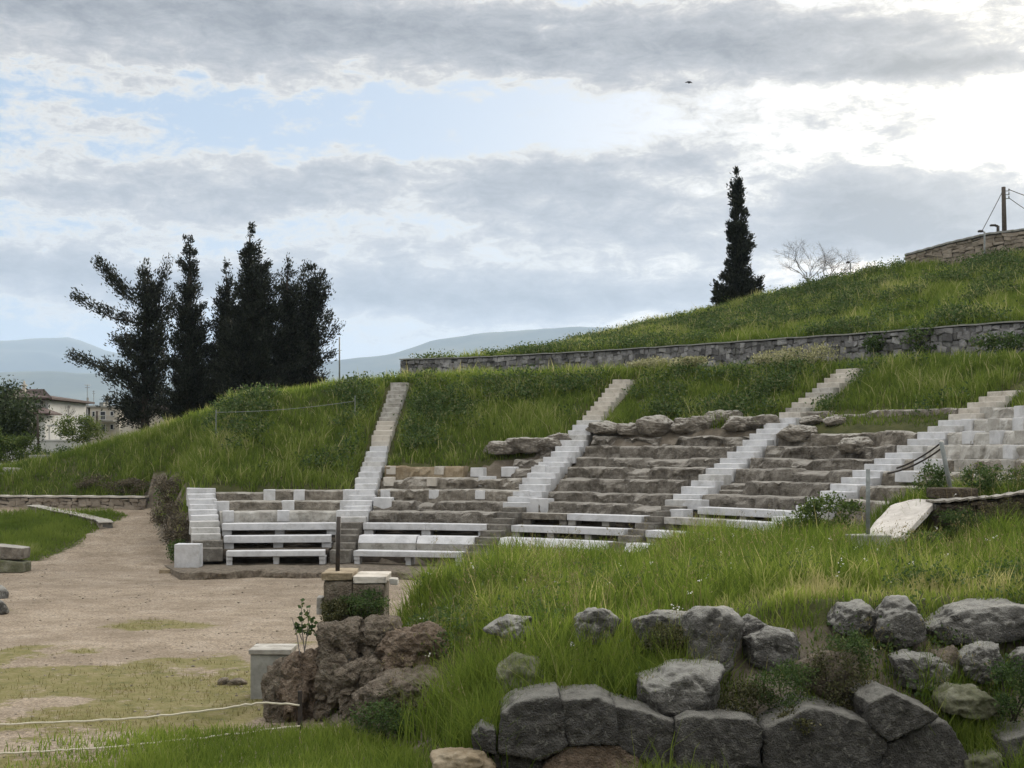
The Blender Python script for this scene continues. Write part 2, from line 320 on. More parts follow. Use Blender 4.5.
def terrain(x, y, detail=True):
    x = np.asarray(x, float); y = np.asarray(y, float)
    dx, dy = x-CX, y-CY; r = np.hypot(dx, dy); azd = np.degrees(np.arctan2(dx, dy)); l = (r-R1)/RUN+1
    line = np.where(l < 16.6, zlev(np.clip(l, 0, 16.6)), zlev(16.6)+.045*(r-rl(16.6)))
    ml = maxlev(azd)
    cor = np.zeros_like(x)
    for k in range(1, 5): cor = np.maximum(cor, sst(.95, .5, np.abs((azd-math.degrees(AZ[k]))*np.pi/180*r)))
    line = line-.5*(1-sst(ml+.1, ml+.9, l))-(.2+.22*cor)*sst(ml+.1, ml+.9, l)*sst(17.6, 16.4, l)
    line = np.where(l < .9, np.where(r > 9.95+.25*np.sin(azd*.35), .13, 0.), np.maximum(line, .13))
    # the left hill
    base = zpath(x, y)
    ytoe = np.interp(-x, -TOE[:, 0], TOE[:, 1]); inh = (x < -9.7) & (y > ytoe)
    d = dline(x, y, TOE)
    bank = np.where(x > -15.2, 1.1, .38)
    slope = np.interp(x, [-17, -14.5, -12, -10.5], [.5, .6, 1.1, 1.6])
    toe = base+bank*sst(0, .9, d)+slope*np.maximum(d-.3, 0)
    crest = np.interp(x, [-60, -32, -28, -23.4, -19.4, -13.8, -9.1, -4.85, 0], [1.5, 1.8, 2.05, 2.5, 3.55, 5.1, 5.95, 6.6, 6.8])
    ycr = np.interp(x, [-60, -23.4, -19.4, -13.8, -9.1, -4.85], [70, 68, 66, 62, 60, 58.])
    fall = .33*np.maximum(y-ycr-2.5, 0)*sst(-3.8, -8, x)
    line = np.where(azd > 80, np.maximum(line*(1-sst(80, 88, azd)), 0), line)
    cav = np.where(x < -2, smin(line, crest+.12*np.maximum(-x-5, 0)*0, .35), line)
    cav = np.where((azd < -16.5) & ~inh, base, cav)
    hill = np.where(inh, np.maximum(smin(toe, cav, .4), base), cav)
    back = np.maximum(hill-fall, .4)
    hill = np.where(y > ycr, back, hill)
    z = np.where((azd > -60) & (azd < 105) & (r > 11.5), hill, base)
    z = np.where((azd <= -60), base, z)
    # the upper hill behind the retaining wall
    wy = wallY(x); xs = [-9, -5.5, -1.8, 5.95, 14.2, 20.8, 25.6, 40, 70]
    Zs = np.interp(x, xs, [5.5, 7.4, 8.35, 10.55, 12.2, 13.4, 13.3, 14.3, 15]); Ys = np.interp(x, xs, [80, 80, 80, 85, 80, 75, 70, 66, 66])
    t = (y-wy-.3)/(Ys-wy)
    up = 8.2+(Zs-8.2)*np.clip(t, 0, 1)**1.0-.03*np.maximum(y-Ys, 0)
    upm = sst(-8.5, -4.5, x)
    up = up*upm+z*(1-upm)
    z = np.where((y > wy+.3) & (x > -8.5) & (azd < 105), np.maximum(up, .4), z)
    z = z+mound(x, y)*(y < 30)
    # far plain, and the rise the viewer stands on
    z = z*(1-sst(100, 150, y))-2.0*sst(85, 150, y)
    z = z*(1-sst(60, 120, np.abs(x)))
    z = np.where(y < 11.2, 2.1*sst(11, 5.5, y), z)
    if detail:
        fl = (r < 11.5)|(base > 0)|(azd < -60)
        z = z+np.where((z < .02) & (y < 60), .025, .07)*fbm2(x, y, 3, 4, .9)+.012*fbm2(x, y, 8, 3, 4.)*(y < 60)
    return z
def lines(parts):
    o = []
    for a, b, s in parts: o += list(np.arange(a, b, s))
    return o
geo = lambda s, e, k: list(s+np.sign(e-s)*np.geomspace(.6, abs(e-s), k))
gx = np.array(sorted(geo(-27, -15500, 26)+lines([(-27, 33, .2)])+geo(33, 15500, 26)))
gy = np.array(sorted(geo(9, -900, 14)+lines([(9, 32, .15), (32, 66, .2), (66, 92, .4)])+geo(92, 16500, 28)))
X, Y = np.meshgrid(gx, gy); Z = terrain(X, Y)
nx, ny = len(gx), len(gy); ii = np.arange(nx*ny).reshape(ny, nx)
quads = np.stack([ii[:-1, :-1], ii[:-1, 1:], ii[1:, 1:], ii[1:, :-1]], -1).reshape(-1, 4)
DX, DY = X-CX, Y-CY; RR = np.hypot(DX, DY); AA = np.degrees(np.arctan2(DX, DY)); LL = (RR-R1)/RUN+1
def path_turf(x, y):                                       # grass verge left of the path
    return sst(-14.6, -16.2, x+.05*(y-50)+.6*fbm2(x, y, 21, 3, .4))*sst(44.4, 46, y+.35*(x+15))*sst(57, 55.6, y-.12*(x+15))
floor_m = ((RR < 11.9) | (AA < -16.8) | (Y < 30)) & (Z < 1.6) & (mound(X, Y) < .03) & ((X > -60) & (Y < 60))
inh = (X < -9.7) & (Y > np.interp(-X, -TOE[:, 0], TOE[:, 1])+.1)
floor_m &= ~inh
turf = np.where(floor_m, path_turf(X, Y), 1.)
strip = sst(19.2, 17.6, Y+.35*fbm2(X, Y, 31, 3, .9)-.06*(X+3))*(X > -9)
turf = np.maximum(turf, strip*(Y < 20)*(X < 0)*sst(-5.4, -2.2, X+.9*fbm2(X, Y, 37, 4, 1.1))*.55)
turf = np.where(Y < 15.2, 1., turf)
rockm = np.where((LL > .5) & (LL < maxlev(AA)+.4) & (AA > -16.8) & (AA < 95), 1., 0.)
rockm = np.maximum(rockm, np.where((AA > 22) & (AA < 43) & (LL > 9.5) & (LL < 11.2), .75, 0))
bankm = (sst(1.6, .3, dline(X, Y, TOE))*inh*(X > -15.5))
rockm = np.maximum(rockm, bankm*.9)
rockm = np.maximum(rockm, np.where((RR > 11.9) & (RR < 14) & (AA > -20) & (AA < 90), .9, 0))
sided = dline(X, Y, SIDE)
rockm = np.maximum(rockm, np.where((X > 2.2) & (X < 9) & (Y > frontface(X)+.35) & (Y < frontface(X)+2.1), .6, 0))
rockm = np.maximum(rockm, np.where((mound(X, Y) > .02) & (sided < 1.2) & (Y > 17) & (Y < 22.3) & (X < -.6), .72, 0))
dryp = np.where(floor_m, .0+.72*sst(.15, .85, 1.7*fbm2(X, Y, 41, 5, .4)+.75*sst(32, 24, Y)*sst(-.5, -4.5, X)-.35*sst(30, 40, Y)), 0.)
mesh('ground', np.stack([X, Y, Z], -1), quads, M['ground'], smooth=True, attrs={'turf': turf.ravel(), 'dry': dryp.ravel(), 'rock': rockm.ravel()})['kind'] = 'structure'
def tz(x, y): return float(terrain(np.array([x]), np.array([y]))[0])

# ------------------------------------------------------------------ far mountains
def mountain(name, prof, D, depth, seed, x0, x1, relief):
    xs = np.linspace(x0, x1, 260); ys = np.linspace(D-depth, D+depth*.8, 70)
    U, V = np.meshgrid(xs, ys); px = 512+F*U/D
    top = (HOR-np.interp(px, [a for a, b in prof], [b for a, b in prof]))*D/F
    t = np.where(V < D, (V-(D-depth))/depth, 1-(V-D)/(depth*.8)); t = np.clip(t, 0, 1)
    rid = 1-np.abs(fbm2(U, V, seed, 5, 1/2600.))*1.6
    H = top*t**.85*(1-relief*(1-t)*(1-rid)*2.2)+top*.035*fbm2(U, V, seed+4, 4, 1/420.)*t-14
    k = np.arange(U.size).reshape(U.shape)
    q = np.stack([k[:-1, :-1], k[:-1, 1:], k[1:, 1:], k[1:, :-1]], -1).reshape(-1, 4)
    mesh(name, np.stack([U, V, np.maximum(H, -8)], -1), q, M['mountain'], smooth=True)['kind'] = 'structure'
mountain('mountain', [(-3000, 380), (-600, 350), (-100, 345), (0, 338), (28, 336), (48, 334), (68, 334), (85, 339), (105, 347), (140, 352), (200, 358), (300, 366), (350, 372), (500, 372), (900, 380), (3000, 372)], 13000., 3800., 2, -15000, 15000, .5)
mountain('mountain', [(-3000, 430), (150, 430), (240, 376), (300, 360), (345, 357), (395, 349), (430, 338), (480, 330), (530, 326), (575, 322), (610, 324), (680, 332), (760, 345), (900, 360), (1400, 400), (3000, 430)], 9800., 2600., 12, -7000, 9000, .5)
mountain('foothills', [(-3000, 385), (-400, 372), (0, 368), (60, 366), (140, 374), (220, 384), (330, 392), (420, 405), (700, 420), (3000, 420)], 7600., 2300., 31, -10000, 10000, .4)

# ------------------------------------------------------------------ daylight
SUN_AZ, SUN_EL, ZEN = 19.5, 14., 2.9
w = bpy.data.worlds.new('World'); sc.world = w; w.use_nodes = True; nt = w.node_tree; nt.nodes.clear(); n = NT(nt)
sky = n.new('ShaderNodeTexSky', sky_type='NISHITA'); sky.sun_disc = False; sky.sun_elevation = R(SUN_EL); sky.sun_rotation = R(SUN_AZ)
sky.air_density = 1.; sky.dust_density = 1.5; sky.ozone_density = 1.
dirn = n.new('ShaderNodeTexCoord').outputs['Generated']
sep = n.new('ShaderNodeSeparateXYZ', ins={0: dirn}); dx_, dy_, dz_ = sep.outputs
el = n.math('ARCSINE', dz_); az = n.math('ARCTAN2', dx_, dy_)
def vec(a, b, c=0.): return n.new('ShaderNodeCombineXYZ', ins={0: a, 1: b, 2: c}).outputs[0]
def nz(sx, sy, det=6, rough=.6, dist=0., z=0.): return n.noise(vec(n.math('MULTIPLY', az, sx), n.math('MULTIPLY', el, sy), z), 1., det, rough, dist)
cen = lambda f, k: n.math('MULTIPLY', n.math('SUBTRACT', f, .5), k)
nzv = lambda sx, sy, z, k, det=5: n.new('ShaderNodeVectorMath', operation='MULTIPLY_ADD', ins={0: n.new('ShaderNodeTexNoise', ins={'Vector': vec(n.math('MULTIPLY', az, sx), n.math('MULTIPLY', el, sy), z), 'Scale': 1., 'Detail': det, 'Roughness': .6}).outputs['Color'], 1: k, 2: tuple(-v/2 for v in k)}).outputs[0]
P2 = vec(az, el)
P2 = n.new('ShaderNodeVectorMath', operation='ADD', ins={0: P2, 1: nzv(5., 11., 3.1, (.10, .035, 0))}).outputs[0]
P2 = n.new('ShaderNodeVectorMath', operation='ADD', ins={0: P2, 1: nzv(24., 44., 6.4, (.03, .018, 0))}).outputs[0]
# where this evening's cloud banks lie: azimuth and elevation (degrees), extent, thickness
def bank(px, py, sx, sy, amp): return (math.atan((px-512)/F), math.atan((HOR-py)/F), sx/F, sy/F, amp)
BANKS = [bank(120, 20, 260, 36, .74), bank(520, 40, 230, 34, .55), bank(820, 52, 170, 28, .5), bank(950, 86, 110, 12, .62), bank(900, 130, 120, 22, .2), bank(60, 84, 170, 20, .26), bank(230, 78, 80, 14, .12), bank(700, 80, 160, 16, .1),
    bank(40, 133, 90, 12, .24), bank(190, 200, 260, 30, .50), bank(560, 190, 120, 28, .52), bank(700, 160, 60, 14, .3), bank(860, 222, 110, 34, .66), bank(330, 168, 260, 13, .16), bank(980, 235, 130, 30, .40),
    bank(150, 282, 260, 26, .62), bank(480, 305, 230, 22, .58), bank(420, 255, 120, 14, .14), bank(660, 262, 110, 16, .2), bank(700, 300, 120, 16, .3), bank(30, 327, 80, 8, .14), bank(430, 345, 160, 10, .16), bank(620, 235, 140, 18, .38)]
fld = n.math('ADD', .04, 0.)
for (a0, e0, sa, se, am) in BANKS:
    q = n.new('ShaderNodeVectorMath', operation='MULTIPLY_ADD', ins={0: P2, 1: (1/sa, 1/se, 0), 2: (-a0/sa, -e0/se, 0)}).outputs[0]
    d2 = n.new('ShaderNodeVectorMath', operation='DOT_PRODUCT', ins={0: q, 1: q}).outputs['Value']
    fld = n.math('MULTIPLY_ADD', n.math('POWER', .45, d2), am, fld)
aw = n.math('ABSOLUTE', az)
wide_m = n.new('ShaderNodeMapRange', ins={0: aw, 1: .42, 2: .62, 3: 0., 4: 1.}).outputs[0]     # round the rest of the horizon
fld = n.mix(wide_m, fld, (.36, .36, .36))
det = n.math('ADD', n.math('ADD', cen(nz(10., 34., 8, .6, .25, 1.3), .75), cen(nz(36., 84., 9, .7, .35, 5.2), 1.05)), cen(nz(3., 12., 3, .5, .3, 8.8), .35))
field = n.math('ADD', fld, det)
up = n.noise(n.new('ShaderNodeVectorMath', operation='MULTIPLY', ins={0: dirn, 1: (1., 1., 2.)}).outputs[0], 2.2, 7, .62)
high = n.new('ShaderNodeMapRange', ins={0: el, 1: .34, 2: .5, 3: 0., 4: 1.}).outputs[0]
field = n.mix(high, field, n.math('ADD', .35, cen(up, 1.2)))
K = 10.
cover = n.ramp(field, [(.12, (0, 0, 0)), (.30, (1, 1, 1))])
tone = n.ramp(field, [(.08, (.43, .46, .51)), (.19, (.57, .55, .505)), (.29, (.57, .54, .485)), (.39, (.41, .39, .37)), (.55, (.295, .29, .29)), (.9, (.15, .149, .151))])
sd = Vector((math.sin(R(19.))*math.cos(R(12.8)), math.cos(R(19.))*math.cos(R(12.8)), math.sin(R(12.8))))
dot = n.new('ShaderNodeVectorMath', operation='DOT_PRODUCT', ins={0: dirn, 1: sd}).outputs['Value']
ang = n.math('ARCCOSINE', dot)
glow = n.math('POWER', 2.718, n.math('MULTIPLY', n.math('POWER', n.math('DIVIDE', ang, .11), 2.), -1.))
wide = n.math('POWER', 2.718, n.math('MULTIPLY', n.math('DIVIDE', ang, .22), -1.))
tv = n.new('ShaderNodeVectorMath', operation='MULTIPLY', ins={0: tone, 1: (K, K, K)}).outputs[0]
blue = n.mix(.8, sky.outputs[0], (2.5, 3.4, 4.7))
base = n.mix(n.math('MULTIPLY', cover, .95), blue, tv)
add = n.mix(1., n.mix(glow, (0, 0, 0), (.95, .8, .5)), n.mix(wide, (0, 0, 0), (.25, .2, .12)), 'ADD')
base = n.mix(1., base, add, 'ADD')
hz = n.math('POWER', 2.718, n.math('MULTIPLY', n.math('DIVIDE', n.math('ABSOLUTE', el), .04), -1.))
base = n.mix(n.math('MULTIPLY', hz, .5), base, (4.6, 4.9, 5.4))
gain = n.new('ShaderNodeMapRange', ins={0: el, 1: .36, 2: .9, 3: 1., 4: ZEN}).outputs[0]                # overcast sky is brightest overhead
base = n.new('ShaderNodeVectorMath', operation='SCALE', ins={0: base, 'Scale': gain}).outputs[0]
bg = n.new('ShaderNodeBackground', ins={'Color': base, 'Strength': .1})
o = n.new('ShaderNodeOutputWorld'); n.l.new(bg.outputs[0], o.inputs['Surface'])
ld = bpy.data.lights.new('sun', 'SUN'); ld.energy = 4.0; ld.angle = R(14); ld.color = (1., .90, .74)
lo = bpy.data.objects.new('sun', ld); col.objects.link(lo)
sdir = Vector((math.sin(R(SUN_AZ))*math.cos(R(SUN_EL)), math.cos(R(SUN_AZ))*math.cos(R(SUN_EL)), math.sin(R(SUN_EL))))
lo.rotation_euler = (-sdir).to_track_quat('-Z', 'Y').to_euler(); lo.location = (20, 60, 60)

# the air between here and the mountains
m, nt = mat_new('haze_air'); n = NT(nt)
pv = n.new('ShaderNodeVolumePrincipled', ins={'Color': (.58, .745, 1., 1), 'Density': 7.3e-5, 'Anisotropy': .1})
o = n.new('ShaderNodeOutputMaterial'); n.l.new(pv.outputs[0], o.inputs['Volume'])
zt = 1290.
hb = MB().box(-16500, 16500, -1000, 18000, -16, zt).build('haze', m); tag(hb, kind='stuff', label='pale blue haze of distant air over plain and mountains'); hb.display_type = 'WIRE'

sc.render.engine = 'CYCLES'; cy = sc.cycles
cy.use_denoising = True; cy.max_bounces = 5; cy.diffuse_bounces = 3; cy.glossy_bounces = 2; cy.transmission_bounces = 3; cy.volume_bounces = 1; cy.transparent_max_bounces = 4
cy.volume_step_rate = 4.; cy.use_adaptive_sampling = True; cy.adaptive_threshold = .015; cy.caustics_reflective = False; cy.caustics_refractive = False
vs = sc.view_settings; vs.view_transform = 'Standard'; vs.look = 'None'; vs.exposure = .6; vs.gamma = 1.; vs.use_curve_mapping = False

# ------------------------------------------------------------------ the theatre: stairways, seat courses, benches
ORD = ['zeroth', 'first', 'second', 'third', 'fourth', 'fifth', 'sixth', 'seventh', 'eighth', 'ninth', 'tenth', 'eleventh', 'twelfth']
STAIR = ['the far left stairway', 'the stairway left of centre', 'the middle stairway', 'the long white diagonal stairway', 'the rightmost stairway']
WEDGE = [None]
def wedge_name(k): return ['left end block', 'block left of the middle stairway', 'central block', 'block right of the diagonal stairway', 'far right block'][k]
HW = .5
def step_block(mb, a, r0, r1, z0, z1, tw=HW, t0=0., bev=.012, jit=.006):
    q = [pol(a, r0, 0, t0-tw), pol(a, r0, 0, t0+tw), pol(a, r1, 0, t0+tw), pol(a, r1, 0, t0-tw)]
    return mb.hexa([(p[0], p[1], z0) for p in q], [(p[0], p[1], z1) for p in q], bev, jit)
def stairway(k, l0, l1, matf, label, widths=lambda l: HW, off=lambda l: 0.):
    a = AZ[k]; b = pol(a, rl(l0)); t = thing('staircase', label, 'staircase', (b[0], b[1], 0), 'stairways climbing the theatre')
    for i in range(int(round((l1-l0)*2))+1):
        l = l0+i*.5; z = zlev(l); r = rl(l)
        mt = matf(l)
        if mt in ('marble', 'cream') and random.random() < .12: mt = 'old_marble' if mt == 'cream' else 'worn_marble'
        if mt is None: continue
        step_block(MB(), a, r, r+RUN*.5+.12, z-.42, z+random.uniform(-.012, .012), widths(l)*random.uniform(.94, 1.05), off(l)+random.uniform(-.025, .025), .02, .012).build('step', M[mt], t)
    return t
stairway(0, .2, 5.2, lambda l: 'rock_dark' if l < 1.1 else 'marble', 'short white marble staircase at the far left end of the seats', lambda l: .46)
stairway(1, 0, 16.2, lambda l: 'rock_dark' if l < 2.3 else 'marble' if l < 9.3 else 'cream' if l < 12 else 'old_marble', 'narrow pale staircase climbing straight up the bank, left of the high stone wall end', lambda l: .34 if l < 2.3 else .45 if l < 5 else .39 if l < 9 else .34)
stairway(2, 0, 16.2, lambda l: 'rock_dark' if l < 3.8 else 'marble' if l < 11.8 else 'cream', 'middle staircase with new white steps below and cream steps in tall grass', lambda l: .36 if l < 3.8 else .52 if l < 8 else .45 if l < 12 else .37, lambda l: .0 if l > 8 else -.12)
stairway(3, 0, 16.4, lambda l: ('rock_dark' if l < 4.2 else 'marble' if l < 11.8 else 'cream'), 'long bright diagonal staircase right of the central rock seats', lambda l: .34 if l < 4.2 else .5 if l < 12 else .42)
stairway(4, 2.5, 13.6, lambda l: 'marble' if l < 11.3 else 'cream', 'white saw-toothed staircase nearest the right edge, beside the stone block courses', lambda l: .54)

def course(name, k, l, lab, mat, ta=.5, tb=.5, a0=None, a1=None, amp=1., seed=0, top=0., cat='seat row', grp='stone seat rows of the theatre', dr=0., parent=None):
    """One curved course of worn stone seating, a solid arc with a chipped front edge."""
    r0, r1 = rl(l)+dr, rl(l+1)+.22; z1 = zlev(l)+top; z0 = zlev(l-1)-.28
    A0 = (AZ[k]+ta/r0) if a0 is None else a0; A1 = (AZ[k+1]-tb/r0) if a1 is None else a1
    n_ = max(4, int((A1-A0)*r0/.09)); u = np.linspace(A0, A1, n_+1)
    prof = [(0, 0.), (-.01, .35), (.0, .6), (.015, .8), (.03, .93), (.07, 1.), (.2, 1.01), (.42, 1.), (.7, .995), (1., .98)]
    V = []
    for a in u:
        s = a*r0
        for i, (pr, pz) in enumerate(prof):
            r = r0+(pr if i < 6 else pr*(r1-r0)); z = z0+(z1-z0)*pz
            V.append((CX+r*math.sin(a), CY+r*math.cos(a), z))
    V = np.array(V).reshape(-1, 3); P = V*np.array((1, 1, 1.6)); m_ = len(prof)
    nr = (fbm(P*1.6+seed*7.7, seed, 4)*.15+(np.maximum(0, fbm(P*.9+seed*3.3, seed+5, 3)-.1))*.34-np.exp(-np.abs(fbm(P*np.array((1.3, 1.3, .25))+seed*1.9, seed+11, 3))*22)*.10)*amp
    nzv = fbm(V*np.array((1.1, 1.1, .1))+seed*5.1, seed+3, 4)*.07*amp-np.exp(-np.abs(fbm(P*np.array((1.3, 1.3, .25))+seed*1.9, seed+11, 3))*22)*.05*amp
    ia = np.tile(np.arange(m_), n_+1); wr = np.where(ia < 6, 1., np.where(ia < 8, .4, 0)); wz = np.where(ia == 0, 0, np.where(ia < 3, .3, 1.))
    d = V-np.array((CX, CY, 0)); d[:, 2] = 0; d /= np.linalg.norm(d, axis=1)[:, None]
    V = V+d*(nr*wr)[:, None]; V[:, 2] += nzv*wz
    # separate blocks: each sits a little in or out, high or low, and some have lost their top edge
    rb = np.random.default_rng(seed+900); cuts = np.cumsum(rb.uniform(.55, 1.7, 60)); bi = np.searchsorted(cuts, (u-A0)*r0)
    ob, zb_ = rb.uniform(-.045, .045, 80)*amp, rb.uniform(-.03, .02, 80)*amp; zb_ = np.where(rb.random(80) < .1, -.13*amp, zb_)
    V += d*(np.repeat(ob[bi], m_)*wr)[:, None]; V[:, 2] += np.repeat(zb_[bi], m_)*wz*np.where(ia > 7, .4, 1)
    # joints cut into the front edge
    jn = np.repeat(np.concatenate([[False], np.diff(bi) != 0]), m_) & (ia > 0) & (ia < 7)
    V[jn] += d[jn]*.05*amp; V[jn, 2] -= .025*amp
    Fc = [(i*m_+j, (i+1)*m_+j, (i+1)*m_+j+1, i*m_+j+1) for i in range(n_) for j in range(m_-1)]
    Fc += [tuple(range(m_))[::-1], tuple(range(n_*m_, (n_+1)*m_))]
    o = mesh(name, V, Fc, mat, parent)
    if parent is None: tag(o, lab, cat, grp)
    return o
def arc_slab(mb, A0, A1, r0, r1, z0, z1, tilt=0., bev=.014, jit=.004):
    """Straight slab whose front edge runs between two azimuths; tilt leans the face back."""
    p, q = pol(A0, r0), pol(A1, r0); e = q-p; e[2] = 0; e /= np.linalg.norm(e); nv = np.array((-e[1], e[0], 0)); dpt = r1-r0
    lo = [p, q, q+nv*dpt, p+nv*dpt]; hi = [p+nv*tilt, q+nv*tilt, q+nv*dpt, p+nv*dpt]
    return mb.hexa([(v[0], v[1], z0) for v in lo], [(v[0], v[1], z1) for v in hi], bev, jit)
def span(k, r, ta=.45, tb=.45): return AZ[k]+ta/r, AZ[k+1]-tb/r
def bench(k, l, label, n=3, ta=.45, tb=.45, r=None, z=None, dep=.52, th=.17, mat='marble', f0=0., f1=1., legm=None, name='stone_bench', drop=.34, legw=.17, grp='white marble benches', lip=False, parts=1):
    r = rl(l) if r is None else r; z = zlev(l) if z is None else z
    A0, A1 = span(k, r, ta, tb); A0, A1 = A0+(A1-A0)*f0, A0+(A1-A0)*f1
    b = pol((A0+A1)/2, r); t = thing(name, label, 'bench', (b[0], b[1], z-th-drop), grp)
    for i in range(parts):
        g_ = .004/r; a_, b_ = A0+(A1-A0)*i/parts+g_, A0+(A1-A0)*(i+1)/parts-g_
        arc_slab(MB(), a_, b_, r-.03, r+dep, z-th, z, .0).build('seat', M[mat], t)
    for i in range(n):
        a = A0+(A1-A0)*((i+.0)/(n-1) if n > 1 else .5); o_ = (legw/2+.02)/r; a = min(max(a, A0+o_), A1-o_)
        mb = MB(); step_block(mb, a, r+.03, r+dep-.06, z-th-drop, z-th-.002, legw/2)
        if lip: step_block(mb, a, r-.01, r+.1, z-th-.12, z-th-.003, legw/2*1.12)
        mb.build('leg', M[legm or mat], t)
    return t
# front row: benches on legs (z .15 ledge), one block after another
RB = rl(0)-.2
bench(0, 0, 'lowest white marble bench of the left end block, dark gaps between its three legs', 3, .5, .45, r=RB, drop=.27, lip=True)
bench(1, 0, 'lowest white marble bench left of centre, in front of a sloping white back slab', 3, .42, .42, r=RB, drop=.27, lip=True)
bench(2, 0, 'lowest white marble bench below the middle, half hidden behind tall grass', 3, .42, .5, r=RB, drop=.27, lip=True)
bench(3, 0, 'lowest white marble bench right of the middle, nearly hidden by the grassy mound', 3, .42, .9, r=RB, drop=.27, lip=True)
# white backs of the front benches
def back_slab(k, label, ta, tb, pieces, f1=1.):
    A0, A1 = span(k, R1, ta, tb); A1 = A0+(A1-A0)*f1
    b = pol((A0+A1)/2, R1); t = thing('bench_back', label, 'bench back', (b[0], b[1], .5), 'white sloping backs of the front benches')
    for i in range(pieces):
        a_, b_ = A0+(A1-A0)*i/pieces+.0006, A0+(A1-A0)*(i+1)/pieces-.0006
        arc_slab(MB(), a_, b_, R1-.22, R1+.42, .78, 1.01, .17, .02, .006).build('slab', M['marble'], t)
        arc_slab(MB(), a_, b_, R1-.2, R1+.3, .5, .785, .0, .02, .01).build('base', M['old_marble'], t)
        arc_slab(MB(), a_, b_, R1-.16, R1+.3, .1, .497, .0, .02, .01).build('shaded_base', M['gap'], t)  # lower part of the base, coloured dark for the shade under the seat
back_slab(1, 'sloping white marble back behind the front bench, left of the middle stairway', .42, .42, 2)
back_slab(2, 'sloping white marble back behind the front bench, between middle and diagonal stairways', .42, .3, 3)
back_slab(3, 'short sloping white marble back emerging from grass, right of the diagonal stairway foot', .35, .5, 2, .62)
# rows on posts
bench(0, 1, 'second white stone beam from the bottom in the left end block', 3, .5, .45, drop=.2, th=.22, legw=.3)
bench(0, 2, 'third white stone beam from the bottom in the left end block', 3, .5, .45, drop=.17, th=.22, legw=.3)
bench(1, 2, 'white stone beam on posts just above the sloping back, left of the middle stairway', 3, .42, .42, drop=.16, th=.205, legw=.3, parts=2)
bench(2, 2, 'lower white stone beam on posts in the central block of seats', 4, .42, .42, drop=.16, th=.205, legw=.24, legm='old_marble', parts=2)
bench(2, 3, 'white right half of the upper stone beam in the central block', 3, .42, .42, f0=.37, drop=.16, th=.205, legw=.26, legm='old_marble')
bench(2, 3, 'weathered grey left half of the upper stone beam in the central block', 2, .42, .42, f1=.365, drop=.16, th=.205, legw=.26, mat='rubble', legm='rock_dark')
bench(3, 2, 'chalky stone beam near the grass, right of the foot of the diagonal stairway', 3, .38, .42, f1=.5, drop=.16, th=.205, legw=.3, mat='marble', legm='old_marble')
bench(3, 3, 'patchy grey and white stone beam, second below the right rock seats', 3, .42, .42, f1=.6, drop=.16, th=.205, legw=.3, mat='old_marble', legm='rock_dark')
bench(3, 3, 'white stone beam end showing through grass left of the green shrub', 2, .42, .42, f0=.62, drop=.16, th=.205, legw=.3)
bench(3, 4, 'white stone beam on dark posts directly below the right rock seats', 3, .75, .5, drop=.15, th=.215, legw=.26, legm='old_marble', parts=2, f0=.08)
# rock-cut steps behind the beams, coloured dark as the shade in the gaps
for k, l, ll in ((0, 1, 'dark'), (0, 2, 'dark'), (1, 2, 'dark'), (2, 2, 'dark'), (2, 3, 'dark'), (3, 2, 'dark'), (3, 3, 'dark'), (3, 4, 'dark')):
    course('rock_ledge', k, l, f'shade-darkened rock ledge behind white beam of level {ORD[l]}, {wedge_name(k)}', M['gap'], .42, .42, seed=k*7+l+40, dr=.42, top=-.16, amp=.6, cat='rock ledge', grp='dark rock ledges behind the beams')
course('rock_ledge', 0, 0, 'shade-darkened rock ledge under the lowest bench of the left end block', M['gap'], .45, .45, seed=77, dr=.35, top=.02, amp=.5, cat='rock ledge', grp='dark rock ledges behind the beams')
# ledge in front of the lowest benches
for k in range(4):
    A0, A1 = AZ[k]-(.1 if k == 0 else .02), AZ[k+1]-.021
    r0 = 9.75; n_ = int((A1-A0)*r0/.1); u = np.linspace(A0, A1, n_+1); V = []
    for a in u:
        for r, z in ((r0-.02, -.1), (r0, .05), (r0+.04, .125), (r0+.14, .155), (r0+.6, .15), (r0+3.6, .15)): V.append((CX+r*math.sin(a), CY+r*math.cos(a), z))
    V = np.array(V); d = V-np.array((CX, CY, 0)); d[:, 2] = 0; d /= np.linalg.norm(d, axis=1)[:, None]; ia = np.tile(np.arange(6), n_+1)
    V += d*(fbm(V*1.1, 60, 4)*.55+fbm(V*5, 66, 3)*.12)[:, None]*np.where(ia < 4, 1, .3)[:, None]; V[:, 2] += (fbm(V*1.7, 61, 4)*.13+.03)*(ia > 1)*np.where(ia < 5, 1, .35)
    Fc = [(i*6+j, (i+1)*6+j, (i+1)*6+j+1, i*6+j+1) for i in range(n_) for j in range(5)]+[tuple(range(6))[::-1], tuple(range(n_*6, n_*6+6))]
    tag(mesh('rock_ledge', V, Fc, M['conglomerate']), 'low dark rock ledge edging the earth floor before the '+['left end bench', 'bench left of centre', 'bench below the middle', 'bench right of the middle'][k], 'rock ledge', 'low ledge along the orchestra')
